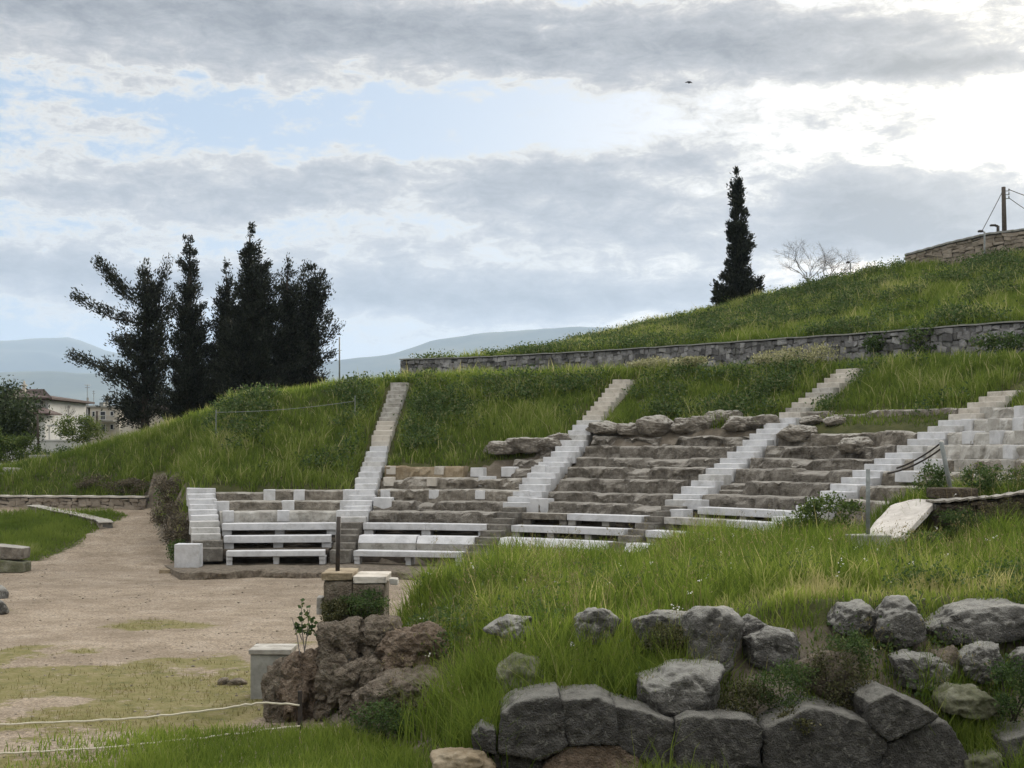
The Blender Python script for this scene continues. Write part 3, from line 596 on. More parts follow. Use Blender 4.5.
# rock seat courses
def lab(k, l, what='worn grey stone seat row'): return f'{what}, {ORD[l]} level up, {wedge_name(k)}'
for l in (3, 4, 5): course('seat_row', 0, l, lab(0, l, 'patched white and grey stone row'), M['old_marble'] if l == 3 else M['rubble'], .5, .5, seed=l, amp=.55)
for l in range(3, 7): course('seat_row', 1, l, lab(1, l), M['rock_seat'] if l < 5 else M['rubble'], .5, .6, seed=10+l, a1=None if l < 5 else az_px(525-(l-5)*2, rl(l)))
course('seat_row', 1, 7, 'short tan block row bordering the grass, left half of block beside middle stairway', M['ochre'], .5, .5, seed=17, a1=az_px(463, rl(7)))
for l in (5, 6, 7, 8, 9): course('seat_row', 1, l, lab(1, l, 'broken dark rock row'), M['rock_seat'], .5, .62, seed=90+l, a0=az_px((528, 516, 500, 512, 528)[l-5], rl(l)), amp=1.7, top=-.05, dr=.06)
for l in range(4, 11): course('seat_row', 2, l, lab(2, l), M['rock_seat'], .66, .6, seed=20+l, amp=1. if l < 10 else 2.1, top=0 if l < 10 else -.08)
for l in range(5, 10): course('seat_row', 3, l, lab(3, l), M['rock_seat'], .62, .66, seed=30+l, amp=1. if l < 9 else 1.3)
course('seat_row', 3, 10, 'coursed rubble wall row under the grass band, right of the diagonal stairway', M['rubble'], .6, .66, seed=45, amp=1.3)
course('stone_kerb', 3, 12, 'thin grassy stone kerb line crossing the right hand grass bank', M['rubble'], .6, .66, seed=46, amp=.8, top=.03, cat='kerb', grp='stone kerbs on the bank')
for l in range(5, 13): course('seat_row', 4, l, lab(4, l, 'patched stone row'), M['old_marble'] if l > 8 else M['rubble'], .66, .1, seed=50+l, amp=.8)
# squared marble blocks set in the rows
def blk(px, l, w, label, dr=-.03, up=.012, h=.36, dep=.5, mat='marble', lo=-40, grp='squared marble blocks set in the seat rows', z=None):
    r = rl(l)+dr; a = az_px(px, r, lo); zt_ = (zlev(l) if z is None else z)+up
    o = step_block(MB(), a, r, r+dep, zt_-h, zt_, w/2, bev=.018, jit=.008); b = pol(a, r)
    return tag(o.build('marble_block', M[mat]), label, 'stone block', grp)
blk(477, 7, .46, 'white cube block on the broken row, left of two at the grass edge', h=.32, z=zlev(7)-.05)
blk(508, 7, .5, 'white cube block on the broken row, right of two at the grass edge', h=.34, z=zlev(7)-.02)
blk(485, 6, .5, 'white cube block one row below the two grass edge blocks', h=.34, z=zlev(6)+.05)
blk(540, 7, .4, 'white block leaning beside the middle staircase at mid height', h=.34, z=zlev(7)+.05)
for px, l, nm in ((391, 7, 'at the tan row, far left beside the stairway'), (439, 7, 'near the right end of the tan row'), (388, 6, 'one row under the tan row, beside the stairway'), (431, 6, 'under the right end of the tan row'), (434, 5, 'midway along the row of blocks below the tan row'), (480, 5, 'right of the middle in the row below the tan row'), (524, 5, 'pinkish end of the row beside the middle stairway'), (385, 5, 'left end of the row of blocks below the tan row')):
    blk(px, l, .34, 'cream squared block '+nm, mat='cream' if l > 5 else 'marble', h=.3, dr=-.04)
for px, l, w, nm in ((269, 5, .4, 'top row, left of two in the left end block'), (299, 5, .38, 'top row, right of two in the left end block'), (350, 5, .5, 'top row, right end of the left end block'), (288, 4, .42, 'second row from top, middle of the left end block'), (347, 4, .5, 'second row from top, right end of the left end block'), (222, 4, .5, 'tall one beside the far left steps'), (228, 3, .36, 'third row from top, left end of the left end block'), (283, 3, .4, 'third row from top, middle of the left end block'), (343, 3, .45, 'third row from top, right end of the left end block')):
    blk(px, l, w, 'white squared block, '+nm, h=.62 if 'tall' in nm else .36, dr=-.06)
blk(382, 4.1, .62, 'white capped pedestal block right of the narrow pale staircase', h=.62, dr=-.1, z=zlev(4)+.1)
blk(539, 4.1, .66, 'white capped pedestal block at the foot of the middle staircase', h=.68, dr=-.1, z=zlev(4)+.12)
blk(692, 4.5, .7, 'white block lying loose at the foot of the diagonal staircase', h=.3, dr=.0, z=zlev(4)+.18)
blk(676, 3.6, .5, 'small white block under the loose one below the diagonal staircase', h=.28, z=zlev(3)+.2)
for l, xs in ((12, (985, 1019)), (11, (966, 993, 1017)), (10, (967, 994, 1020)), (9, (975, 1008)), (8, (968, 1006))):
    for i, px in enumerate(xs):
        blk(px, l, .42, f'squared white block, {["left", "middle" if len(xs) == 3 else "right", "right"][i]} of {["two", "three"][len(xs)-2]} in the {ORD[13-l]} row from the top, far right seats', lo=30, dr=-.07, h=.38, mat='old_marble' if (i+l) % 3 == 0 else 'marble')
for px, l, w, h, nm in ((926, 8, 1.0, .36, 'long white block on the slope right of the saw-toothed stairs'), (905, 7, .85, .3, 'low white block below the long one, right of saw-toothed stairs'), (932, 6.5, .5, .4, 'pale upright block half in weeds above the tilted slab'), (961, 8, .6, .34, 'grey block in weeds behind the leaning post')):
    blk(px, l, w, nm, lo=30, dr=-.25, h=h, mat='marble' if w > .7 else 'old_marble', grp='loose blocks right of the saw-toothed stairs')
# outcrop boulders capping the rock seats
def outcrop(px, l, w, h, nm, seed, k=0):
    r = rl(l); a = az_px(px, r); p = pol(a, r, zlev(l)); V, f = boulder((p[0], p[1]+.12, p[2]-.06), (w*.72, w*.55, h*.5), 5, seed, p=40., amp=.10, fr=1.7, cuts=22, fine=.05, crag=.13)
    tag(mesh('outcrop_rock', V, f, M['rubble']), nm, 'rock', 'rough rocks capping the seat rows')
for i, (px, l, w, h, nm) in enumerate([(545, 9.3, 1.0, .5, 'rough rock at the top left of the broken row, near the middle staircase'), (528, 9.2, 1.3, .5, 'low rough rock sloping into grass, two left of the middle staircase'), (507, 9, 1.2, .45, 'bare pale rock slope furthest left above the broken rows'), (560, 9.8, .8, .4, 'small rough rock touching the left side of the middle staircase'),
        (606, 10.7, 1.1, .5, 'low rough rock right of the middle staircase, on top of the seats'), (632, 10.7, .9, .4, 'small flat rock second along the top of the central seats'), (659, 10.9, 1.3, .75, 'large rounded rock on top of the middle of the central seats'), (688, 10.9, 1.0, .6, 'grey rock right of the large rounded one atop the central seats'), (706, 11.2, .9, .5, 'tilted rock set slightly higher atop the central seats'), (722, 11.7, 1.1, .55, 'smooth boulder in grass above the central seats'), (741, 11., 1.0, .55, 'rough rock near the right end atop the central seats'), (762, 11.2, .9, .5, 'last rough rock beside the diagonal staircase'),
        (800, 10.2, 1.0, .5, 'rough rock just right of the diagonal staircase at the rubble row'), (857, 9.2, .9, .45, 'dark rounded rock lying on the right hand seat row'), (815, 11.3, .7, .35, 'pale small rock in the grass band above the rubble row'), (835, 11.2, .6, .3, 'tiny pale rock in the grass band, right of another')]):
    outcrop(px, l, w, h, nm, 200+i)
# pedestal block on plinth at the far left end
p = floor_at(186.5, 571, .07)
mb = MB().box(p[0]-.37, p[0]+.37, p[1], p[1]+.55, .12, .87, .015, .006); tag(mb.build('marble_block', M['marble']), 'upright white marble block standing on a cream plinth at the left end', 'stone block')
mb = MB().box(p[0]-.8, p[0]+.66, p[1]-.12, p[1]+.7, -.08, .118, .02, .01); tag(mb.build('plinth', M['ochre']), 'flat cream stone plinth under the upright white block', 'plinth')

# ------------------------------------------------------------------ masonry walls
def rubble_wall(name, pts, zb, zt, sw, sh, thick, label, cat, m_stone, coping=None, cop_h=.07, closed_left=False):
    pts = np.array(pts, float); seg = np.hypot(*np.diff(pts, axis=0).T); S = np.concatenate([[0], np.cumsum(seg)])
    def P(s): return np.array((np.interp(s, S, pts[:, 0]), np.interp(s, S, pts[:, 1])))
    def Nn(s):
        a, b = P(max(s-.2, 0)), P(min(s+.2, S[-1])); e = (b-a)/max(1e-6, np.linalg.norm(b-a)); return np.array((e[1], -e[0]))
    fz = lambda q, s: float(np.interp(s, np.linspace(0, S[-1], len(q)), q))
    b = P(S[-1]/2); t = thing(name, label, cat, (b[0], b[1], fz(zb, S[-1]/2)))
    mb = MB(); rows = max(1, int(round((max(np.array(zt)-np.array(zb)))/sh)))
    for r in range(rows):
        s = -random.random()*sw*.5
        while s < S[-1]:
            w_ = sw*random.uniform(.5, 1.45); s0, s1 = max(s, 0), min(s+w_, S[-1]); s += w_
            if s1-s0 < .05: continue
            zz = lambda q, j: fz(zb, q)+(fz(zt, q)-fz(zb, q))*(j/rows)
            ja = [random.uniform(-.42, .3)*sh*(0 < r) for _ in range(2)]; jb = [random.uniform(-.3, .42)*sh*(r < rows-1)-.06*random.random()*(r == rows-1) for _ in range(2)]
            pr = random.uniform(.0, .1); gp = random.uniform(-.02, .014); sk = [random.uniform(-.3, .3)*min(sw, s1-s0)*.5 for _ in range(2)]
            a_, c_ = P(s0+gp), P(s1-gp); a2, c2 = P(min(max(s0+gp+sk[0], 0), S[-1])), P(min(max(s1-gp+sk[1], 0), S[-1])); n0, n1 = Nn(s0), Nn(s1)
            lo = [(*(a_+n0*pr), zz(s0, r)+gp+ja[0]), (*(c_+n1*pr), zz(s1, r)+gp+ja[1]), (*(c_-n1*.25), zz(s1, r)+gp), (*(a_-n0*.25), zz(s0, r)+gp)]
            hi = [(*(a2+n0*pr*.7), zz(s0, r+1)-gp+jb[0]), (*(c2+n1*pr*.7), zz(s1, r+1)-gp+jb[1]), (*(c2-n1*.25), zz(s1, r+1)-gp), (*(a2-n0*.25), zz(s0, r+1)-gp)]
            mb.hexa(lo, hi, min(.045, sh*.2), .015)
    mb.build('facing', m_stone, t)
    V, Fc = [], []; k = 60
    for i in range(k+1):
        s = S[-1]*i/k; p_, n_ = P(s), Nn(s)
        for o_, z in ((-.04, fz(zb, s)-.3), (-.04, fz(zt, s)-.03), (-thick, fz(zt, s)-.03), (-thick, fz(zb, s)-.3)): V.append((*(p_+n_*o_), z))
    Fc = [(i*4+j, (i+1)*4+j, (i+1)*4+(j+1) % 4, i*4+(j+1) % 4) for i in range(k) for j in range(4)]+[(3, 2, 1, 0), tuple(k*4+j for j in range(4))]
    mesh('core', V, Fc, M['mortar'], t)
    if coping:
        V = []
        for i in range(k+1):
            s = S[-1]*i/k; p_, n_ = P(s), Nn(s); z = fz(zt, s)+.004
            for o_, dz in ((.1, 0), (.1, cop_h), (-thick-.05, cop_h), (-thick-.05, 0)): V.append((*(p_+n_*o_), z+dz+.012*math.sin(i*2.1)))
        mesh('coping', V, Fc, coping, t)
    return t
xs = np.concatenate([np.linspace(WX[0], 24, 24)])
rubble_wall('retaining_wall', [(x, float(wallY(x))) for x in xs], [6.7, 6.6, 6.6, 6.6, 6.6, 6.6], [8.3]*6, .30, .23, .5, 'long grey rubble retaining wall above the seats, under the grassy upper hill', 'wall', M['mason_grey'], M['concrete'], .05)
WR = [(905, 256, 77), (935, 245.5, 76.2), (962, 237, 75.4), (990, 233, 74.6), (1030, 231, 73.5), (1120, 231, 71)]
pw = [at(a, b, Y) for a, b, Y in WR]
rubble_wall('terrace_wall', [(p[0], p[1]) for p in pw], [12.6]*6, [float(p[2]) for p in pw], .42, .22, .45, 'beige stone terrace wall on top of the hill at the right edge', 'wall', M['mason_beige'], M['concrete'], .1)
pts = [(-34, 60.3), (-21.5, 58.7), (-15.1, 57.75)]
rubble_wall('low_wall', pts, [1.0, 1.05, 1.08], [1.72, 1.72, 1.72], .35, .2, .4, 'low stone wall with pale coping at the far end of the gravel path', 'wall', M['mason_beige'], M['cream'], .07)
pc = [at(28, 511, 57.), at(52, 514.5, 55.4), at(78, 518, 54.2), at(98, 523, 53.), at(101.5, 527, 52.)]
rubble_wall('low_kerb_wall', [(p[0], p[1]) for p in pc], [tz(p[0], p[1])-.1 for p in pc], [tz(p[0], p[1])+.2 for p in pc], .3, .13, .4, 'short curved kerb wall between grass verge and gravel path', 'wall', M['mason_beige'], M['rubble'], .04)
pe = [at(937, 503, 25.2), at(970, 498, 25.35), at(1024, 487, 25.3), at(1080, 478, 25.2), at(1200, 470, 25.)]
t = rubble_wall('earth_wall', [(p[0], p[1]) for p in pe], [1.75]*5, [float(p[2]) for p in pe], .22, .12, .35, 'brown rubble and earth wall with worn coping at the right edge', 'wall', M['earth'], M['rubble'], .035)

# ------------------------------------------------------------------ leaves, trees, shrubs
def leaves(name, C, size, mat, parent=None, dirs=None, asp=.4, seed=0, tint=None, spread=1., upb=0.):
    C = np.asarray(C, float); k = len(C); r_ = np.random.default_rng(seed)
    d = r_.normal(size=(k, 3))*spread
    if dirs is not None: d = d*.55+dirs
    d[:, 2] += upb
    d /= np.linalg.norm(d, axis=1)[:, None]+1e-9; q = r_.normal(size=(k, 3)); u = np.cross(d, q); u /= np.linalg.norm(u, axis=1)[:, None]+1e-9
    s = (size*r_.uniform(.6, 1.3, k))[:, None] if np.isscalar(size) else np.asarray(size)[:, None]
    V = np.stack([C, C+d*s*.5+u*s*asp*.5, C+d*s, C+d*s*.5-u*s*asp*.5], 1).reshape(-1, 3)
    t_ = np.repeat(r_.uniform(0, 1, k) if tint is None else np.clip(tint, 0, 1), 4)
    return mesh(name, V, np.arange(4*k).reshape(k, 4), mat, parent, attrs={'tint': t_})
def conifer(name, label, px, Y, ytop, ybase, prof, nb, seed, group=None, lean=0., leaf=.18, dens=1., extra=(), rise=.55, droop=0., depth=.8, z0=None, mat='cypress', tuft=.2):
    """prof rows: image row, half width left, half width right (pixels at this distance)."""
    r_ = np.random.default_rng(seed); s = Y/F; top = at(px, ytop, Y); base = at(px, ybase, Y); bz = tz(base[0], Y) if z0 is None else z0
    t = thing(name, label, 'tree', (base[0]-lean*s, Y, bz), group)
    H = top[2]-bz; zs = np.array([EYE-(a-HOR)*s for a, b, c in prof]); LFT = np.array([b*s for a, b, c in prof]); RGT = np.array([c*s for a, b, c in prof])
    o = np.argsort(zs); zs, LFT, RGT = zs[o], LFT[o], RGT[o]
    ax = lambda z: np.array((base[0]-lean*s*(1-(z-bz)/H), Y, z))
    mb = MB(); tp = [ax(bz-.4+(H-.2)*i/9)+np.array((math.sin(i*1.3+seed)*.08, math.cos(i*1.7+seed)*.08, 0))*(i > 0) for i in range(10)]
    mb.tube(tp, [.026*H*(1-.09*i) if i < 9 else .02 for i in range(10)], 8)
    Cs, Ds = [], []
    zlo = zs[0]; zg = np.linspace(zlo, top[2], 60); wg = np.interp(zg, zs, LFT+RGT)+.25; cw = np.cumsum(wg)/wg.sum()
    for i in range(int(nb*1.15)):
        z = float(np.interp(r_.random(), cw, zg)); ph = r_.uniform(0, 2*math.pi); cx = math.cos(ph)
        w_ = np.interp(z, zs, RGT if cx > 0 else LFT); wav = (abs(cx)+(1-abs(cx))*depth)
        L = max(.12, w_*wav*r_.uniform(.5, 1.1)); st = ax(max(bz+.3, z-L*rise-.1)); en = ax(z)+np.array((cx*L, math.sin(ph)*L, r_.uniform(-.1, .25)*L-droop*L))
        md = st*.5+en*.5+np.array((0, 0, -.12*L)); m_ = max(3, int(L/.045*dens)); tf = tuft*min(1., .3+w_/1.2)
        if L > .5: mb.tube([st, md, en], [.03+.012*L, .022, .008], 4, False)
        for u in r_.uniform(.3 if L > 1 else .0, 1.03, m_):
            p_ = st*(1-u)**2+2*md*u*(1-u)+en*u*u; k = r_.integers(7, 13)
            Cs.append(p_+r_.normal(size=(k, 3))*tf*(1.15-.55*u)); dd = (en-st)/np.linalg.norm(en-st)+np.array((0, 0, .45)); Ds.append(np.repeat(dd[None], k, 0))
    for z in np.arange(top[2]-.32*H, top[2]+.05, .09):          # leader, furnished to the tip
        w_ = float(np.interp(z, zs, LFT+RGT))*.5; k = 7; Cs.append(ax(z)+r_.normal(size=(k, 3))*np.array((.06+w_*.28, .06+w_*.28, .09))); Ds.append(np.repeat(np.array((0, 0, .8))[None], k, 0))
    for (ax_, ay_), (bx_, by_), wd in extra:                     # named limbs, each with its own sprays
        st, en = at(ax_, ay_, Y), at(bx_, by_, Y); en = en+np.array((0, r_.uniform(-1.2, 1.2), 0)); L = np.linalg.norm(en-st); md = st*.5+en*.5+np.array((0, 0, -.1*L))
        mb.tube([st, md, en], [.07, .045, .012], 5, False)
        for u in r_.uniform(.22, 1.02, int(L*24*dens)):
            p_ = st*(1-u)**2+2*md*u*(1-u)+en*u*u+r_.normal(size=3)*wd*(1.15-.7*u); k = r_.integers(6, 12)
            Cs.append(p_+r_.normal(size=(k, 3))*.15); dd = (en-st)/L*.8+np.array((0, 0, .3)); Ds.append(np.repeat(dd[None], k, 0))
    mb.build('trunk', M['bark'], t, True)
    leaves('crown', np.vstack(Cs), leaf, M[mat], t, np.vstack(Ds), .36, seed)
    return t
G_ = 'dark cypresses behind the left hill'
conifer('cypress_tree', 'open ragged dark cypress with bare gaps, leftmost of the tree group', 147, 80, 262, 420, [(264, 4, 6), (285, 9, 12), (315, 18, 17), (345, 24, 20), (375, 28, 20), (412, 28, 18)], 66, 3, G_, 4., .2, 1.35, tuft=.27, extra=[((147, 325), (77, 296), .2), ((146, 310), (102, 263), .22), ((132, 300), (112, 272), .2), ((148, 372), (72, 356), .24), ((146, 395), (108, 370), .4), ((147, 320), (167, 262), .2), ((148, 345), (170, 296), .3), ((146, 400), (106, 400), .42), ((147, 408), (116, 420), .3), ((148, 385), (170, 365), .3), ((146, 300), (138, 266), .2), ((148, 350), (110, 335), .4), ((148, 360), (168, 330), .3), ((146, 420), (165, 405), .3)])
conifer('cypress_tree', 'tall spiky dark cypress second from left in the tree group', 189, 79, 238, 415, [(240, 5, 5), (262, 9, 7), (272, 6, 8), (290, 11, 15), (315, 15, 18), (345, 20, 22), (380, 26, 32), (412, 28, 38)], 180, 4, G_, 2.)
conifer('cypress_tree', 'shorter pointed dark cypress in the middle of the tree group', 227, 80, 262, 412, [(263, 1, 1), (280, 7, 7), (300, 12, 13), (340, 22, 22), (380, 32, 28), (410, 36, 28)], 170, 5, G_)
conifer('cypress_tree', 'tallest dark cypress of the tree group with a steep pointed top', 251, 78, 224, 410, [(226, 2, 2), (240, 6, 6), (258, 10, 16), (275, 13, 25), (310, 22, 32), (350, 32, 38), (405, 38, 38)], 250, 6, G_)
conifer('cypress_tree', 'dark cypress with two small spires right of the tallest one', 288, 79, 258, 408, [(260, 2, 2), (275, 7, 7), (300, 14, 16), (340, 22, 18), (380, 26, 20), (405, 28, 22)], 150, 7, G_, 0, .18, .95, extra=[((290, 310), (304, 262), .18), ((288, 320), (278, 272), .2)])
conifer('cypress_tree', 'broad dark cypress with drooping limbs, rightmost of the tree group', 312, 80, 266, 404, [(268, 2, 4), (282, 10, 14), (300, 16, 17), (330, 20, 16), (360, 22, 14), (400, 24, 12)], 130, 8, G_, 6., .19, .9, extra=[((312, 350), (341, 328), .2), ((312, 345), (332, 318), .25), ((312, 320), (328, 286), .22), ((312, 330), (322, 272), .18), ((312, 375), (326, 378), .2), ((310, 360), (330, 352), .22)])
conifer('cypress_tree', 'solitary slender dark cypress standing on the hill behind the wall', 736, 84, 170, 304, [(172, 2, 3), (184, 6, 6), (195, 7, 9), (207, 6, 6), (214, 5, 15), (228, 9, 16), (240, 9, 14), (252, 9, 20), (262, 12, 12), (275, 17, 16), (285, 22, 22), (302, 26, 22)], 190, 9, None, -2., .22, 1.0, tuft=.15)
def shrub(name, label, c, rad, nl, size, mat, cat='shrub', seed=0, group=None, stems=5, clumps=26, tintb=0., asp=.45):
    r_ = np.random.default_rng(seed); c = np.asarray(c, float); rad = np.asarray(rad, float); t = thing(name, label, cat, c-(0, 0, rad[2]*.9), group)
    d = r_.normal(size=(clumps, 3)); d /= np.linalg.norm(d, axis=1)[:, None]; cc = c+d*rad*(r_.uniform(.25, 1., (clumps, 1))**.6)
    mb = MB(); b = c-(0, 0, rad[2]*1.0)
    for i in range(stems): mb.tube([b+r_.normal(size=3)*rad*.08*(1, 1, 0), (b+cc[i])/2+r_.normal(size=3)*.05*rad, cc[i]], [.02*rad[2]+.006, .014*rad[2]+.004, .004], 5, False)
    mb.build('stem', M['bark'], t, True)
    k = r_.integers(0, clumps, nl); P = cc[k]+r_.normal(size=(nl, 3))*rad*.17
    ct = r_.uniform(-.2, .25, clumps)
    leaves('foliage', P, size, M[mat], t, None, asp, seed, r_.uniform(.1, .8, nl)+ct[k]+tintb, 1., .35); return t
def onz(px, py, Y, lift): p = at(px, py, Y); return np.array((p[0], Y, tz(p[0], Y)+lift))
shrub('pine_tree', 'dense dark green pine hiding part of the white house, left edge', at(5, 419, 76), (2.15, 1.6, 1.8), 13000, .2, 'pine', 'tree', 21, None, 5, 95)
shrub('garden_shrub', 'bright green shrub at the left edge below the dark pine', at(6, 450, 70), (1.1, 1., .9), 2600, .15, 'shrub', seed=22, tintb=.15)
shrub('garden_shrub', 'olive green shrub left of the small white bollard', at(29, 453, 70), (.9, .9, .8), 2200, .13, 'shrub', seed=23, tintb=.05)
shrub('garden_shrub', 'yellowish green shrub in front of the flat roofed building', at(82, 428, 88), (1.5, 1., .95), 3000, .17, 'shrub', seed=24, tintb=.25)
shrub('garden_shrub', 'dark green shrub where the left hill begins, right of the white bollard', at(62, 463, 65), (1.1, .9, .75), 2600, .13, 'weed', seed=25)
shrub('garden_shrub', 'dark green shrub behind the low path wall, below the white bollard', at(35, 484, 61.5), (1.5, .7, .55), 2600, .12, 'weed', seed=26)
for i, (px, py, rx, rz, nm) in enumerate([(886, 342, .9, .55, 'dark shrub against the retaining wall, left of two close together'), (925, 340, .9, .65, 'dark shrub against the retaining wall, right of two close together'), (1003, 345, 1., .5, 'green shrub below the retaining wall near the right edge'), (742, 352, .55, .3, 'small dark shrub at the foot of the retaining wall, above the diagonal stairway')]):
    xw = (px-512)*52/F; Yw = float(wallY(xw))-.7; shrub('wall_shrub', nm, at(px, py, Yw), (rx, .5, rz), 1300, .13, 'weed', seed=40+i, group='shrubs along the retaining wall')
for i, (px, py, Y, rx, rz, nm) in enumerate([(812, 354, 53, 1.25, .42, 'cream flowering shrub near the top of the diagonal stairway'), (775, 358, 54, .9, .3, 'low cream flowering shrub left of the larger flowering one'), (655, 364, 56.5, 1.3, .22, 'pale flowering patch under the wall, right of the middle stairway top'), (690, 362, 55.5, .8, .2, 'small pale flowering patch right of the wide one'), (1016, 392, 46, .9, .5, 'dark green shrub over the top of the saw-toothed stairs')]):
    shrub('flowering_shrub' if i < 4 else 'garden_shrub', nm, at(px, py, Y), (rx, .7, rz), 1500, .1, 'pale' if i < 4 else 'weed', seed=50+i)
for i, (px, py, Y, rx, rz, nm) in enumerate([(171, 492, 51.5, .62, .55, 'dry brown scrub bush topmost on the bank left of the end steps'), (168, 515, 49, .6, .6, 'dry brown scrub bush midway on the bank left of the end steps'), (179, 532, 46.3, .5, .6, 'dry brown scrub bush low beside the white end staircase'), (178, 553, 45.2, .35, .35, 'green brown weed clump behind the upright white block'), (128, 486, 58.5, .8, .3, 'greyish scrub on the bank above the low path wall, right'), (98, 483, 59.2, .9, .3, 'greyish scrub on the bank above the low path wall, left')]):
    shrub('dry_scrub', nm, at(px, py, Y), (rx, .6, rz), 1800, .09, 'thorn' if i != 3 else 'weed', seed=60+i, tintb=.1)
shrub('green_bush', 'leafy green bush in front of the saw-toothed stairs, beside the marble slab', at(828, 517, 26.3), (.62, .5, .36), 2600, .075, 'shrub', seed=70, tintb=-.02)
shrub('green_bush', 'low green bush at the left end of the leafy one before the stairs', at(795, 528, 26.6), (.35, .4, .2), 900, .06, 'shrub', seed=71)
shrub('green_bush', 'dark bushy weed behind the earth wall, right of the leaning post', at(985, 482, 26.6), (.42, .4, .36), 1700, .07, 'weed', seed=72)
shrub('green_bush', 'dark bushy weed left of the leaning post above the tilted slab', at(934, 480, 27.), (.35, .3, .34), 1400, .065, 'weed', seed=73)
shrub('green_bush', 'bright weedy bush behind the earth wall at the right edge', at(1022, 478, 26.6), (.4, .4, .28), 1200, .065, 'shrub', seed=74, tintb=.15)
def bare_tree(name, label, px, ybase, Y, h, wid, seed, depth=5):
    r_ = np.random.default_rng(seed); b = at(px, ybase, Y); t = thing(name, label, 'tree', b); mb = MB()
    def br(p, d, L, rad, k):
        q = p+d*L; mb.tube([p, (p+q)/2+r_.normal(size=3)*L*.05, q], [rad, rad*.85, rad*.65], 4, False)
        if k == 0: return
        for i in range(3 if k > 1 else 4):
            e = d+r_.normal(size=3)*.55*np.array((wid, 1, .7))+np.array((0, 0, .12)); e /= np.linalg.norm(e); br(p+d*L*r_.uniform(.55, 1.), e, L*r_.uniform(.6, .85), rad*.58, k-1)
    for i in range(4):
        d = np.array((r_.uniform(-1, 1)*wid, r_.uniform(-.5, .5), 1.)); d /= np.linalg.norm(d); br(b, d, h*.3, .04, depth-1)
    mb.build('branch', M['twig'], t)
bare_tree('bare_tree', 'leafless twiggy tree on the hill skyline right of the solitary cypress', 812, 294, 80, 4.4, 1.35, 5, 6)
bare_tree('bare_tree', 'thin pale tree between white house and flat roofed building', 65, 432, 104, 3.2, .5, 8)
bare_tree('bare_tree', 'small leafless sapling on the skyline right of the short lamp', 866, 284, 77, 1.6, .7, 15, 4)

# ------------------------------------------------------------------ town behind the hill
def house():
    Y = 100.; s = Y/F; X = lambda px: (px-512)*s; Zz = lambda py: EYE-(py-HOR)*s
    t = thing('house', 'white two-storey house with dark hipped roofs behind the dark pine', 'house', (X(20), Y, -2.))
    MB().box(X(-40), X(48), Y, Y+9, -2.4, Zz(400), .01).build('wall', M['plaster'], t)
    def hip(x0, x1, y0, y1, z, hz, o, nm):
        a = [(x0-o, y0-o, z), (x1+o, y0-o, z), (x1+o, y1+o, z), (x0-o, y1+o, z)]; m_ = (y1-y0)/2
        V = a+[(p[0], p[1], z+.14) for p in a]+[(x0+m_, y0+m_, z+hz), (x1-m_, y0+m_, z+hz)]
        return mesh(nm, V, [(3, 2, 1, 0), (0, 1, 5, 4), (1, 2, 6, 5), (2, 3, 7, 6), (3, 0, 4, 7), (4, 5, 9, 8), (5, 6, 9), (6, 7, 8, 9), (7, 4, 8)], M['tile'], t)
    rf = hip(X(-40), X(46), Y, Y+9, Zz(399.6), .95, .62, 'roof')
    MB().box(X(10), X(13), Y+2.5, Y+2.75, Zz(399), Zz(384), .01).box(X(10)-.06, X(13)+.06, Y+2.44, Y+2.81, Zz(384)+.003, Zz(383)+.003).tube([(X(11.5), Y+2.6, Zz(383)), (X(11.5), Y+2.6, Zz(379))], [.1, .05]).build('chimney', M['plaster_beige'], rf)
    MB().box(X(20), X(55), Y-2.2, Y-.004, -2.4, Zz(416), .01).build('porch', M['plaster'], t)
    pr = [(X(20), Y-2.7, Zz(415.4)), (X(62.5), Y-2.7, Zz(415.4)), (X(62.5), Y, Zz(415.4)), (X(20), Y, Zz(415.4)), (X(20), Y-.01, Zz(406.5)), (X(41), Y-.01, Zz(406.5))]
    mesh('roof', [*pr[:4], *[(a, b, c+.1) for a, b, c in pr[:4]], *pr[4:]], [(3, 2, 1, 0), (0, 1, 5, 4), (1, 2, 6, 5), (4, 5, 9, 8), (5, 6, 9), (3, 0, 4, 8, 7), (7, 8, 9, 6)], M['tile'], t)
    wv = MB().box(X(40), X(43.5), Y-.03, Y+.02, Zz(404.5), Zz(401)).build('window', M['plaster_beige'], t); MB().box(X(40.3), X(43.2), Y-.036, Y-.031, Zz(404.2), Zz(401.3)).build('pane', M['glass'], wv)
    MB().box(X(39), X(47.5), Y-2.23, Y-2.19, Zz(437), Zz(421)).build('door', M['wood'], t)
    wv = MB().box(X(51.6), X(54.4), Y-2.23, Y-2.19, Zz(421), Zz(418)).build('window', M['plaster_beige'], t); MB().box(X(51.9), X(54.1), Y-2.236, Y-2.231, Zz(420.7), Zz(418.3)).build('pane', M['glass'], wv)
    MB().box(X(57), X(71), Y-2.2, Y-1.9, Zz(427), Zz(425.5)).tube([(X(58.5), Y-2, -2.4), (X(58.5), Y-2, Zz(426))], .05).tube([(X(69.5), Y-2, -2.4), (X(69.5), Y-2, Zz(426))], .05).build('pergola', M['plaster'], t)
house()
s_ = 92/F; mb = MB().box((36-512)*s_, (80-512)*s_, 92, 92.2, -2.4, EYE-(441-HOR)*s_, .01).box((36-512)*s_-.05, (80-512)*s_+.05, 91.95, 92.25, EYE-(441-HOR)*s_+.003, EYE-(439.6-HOR)*s_)
tag(mb.build('garden_wall', M['plaster']), 'low white garden wall in front of the white house', 'wall')
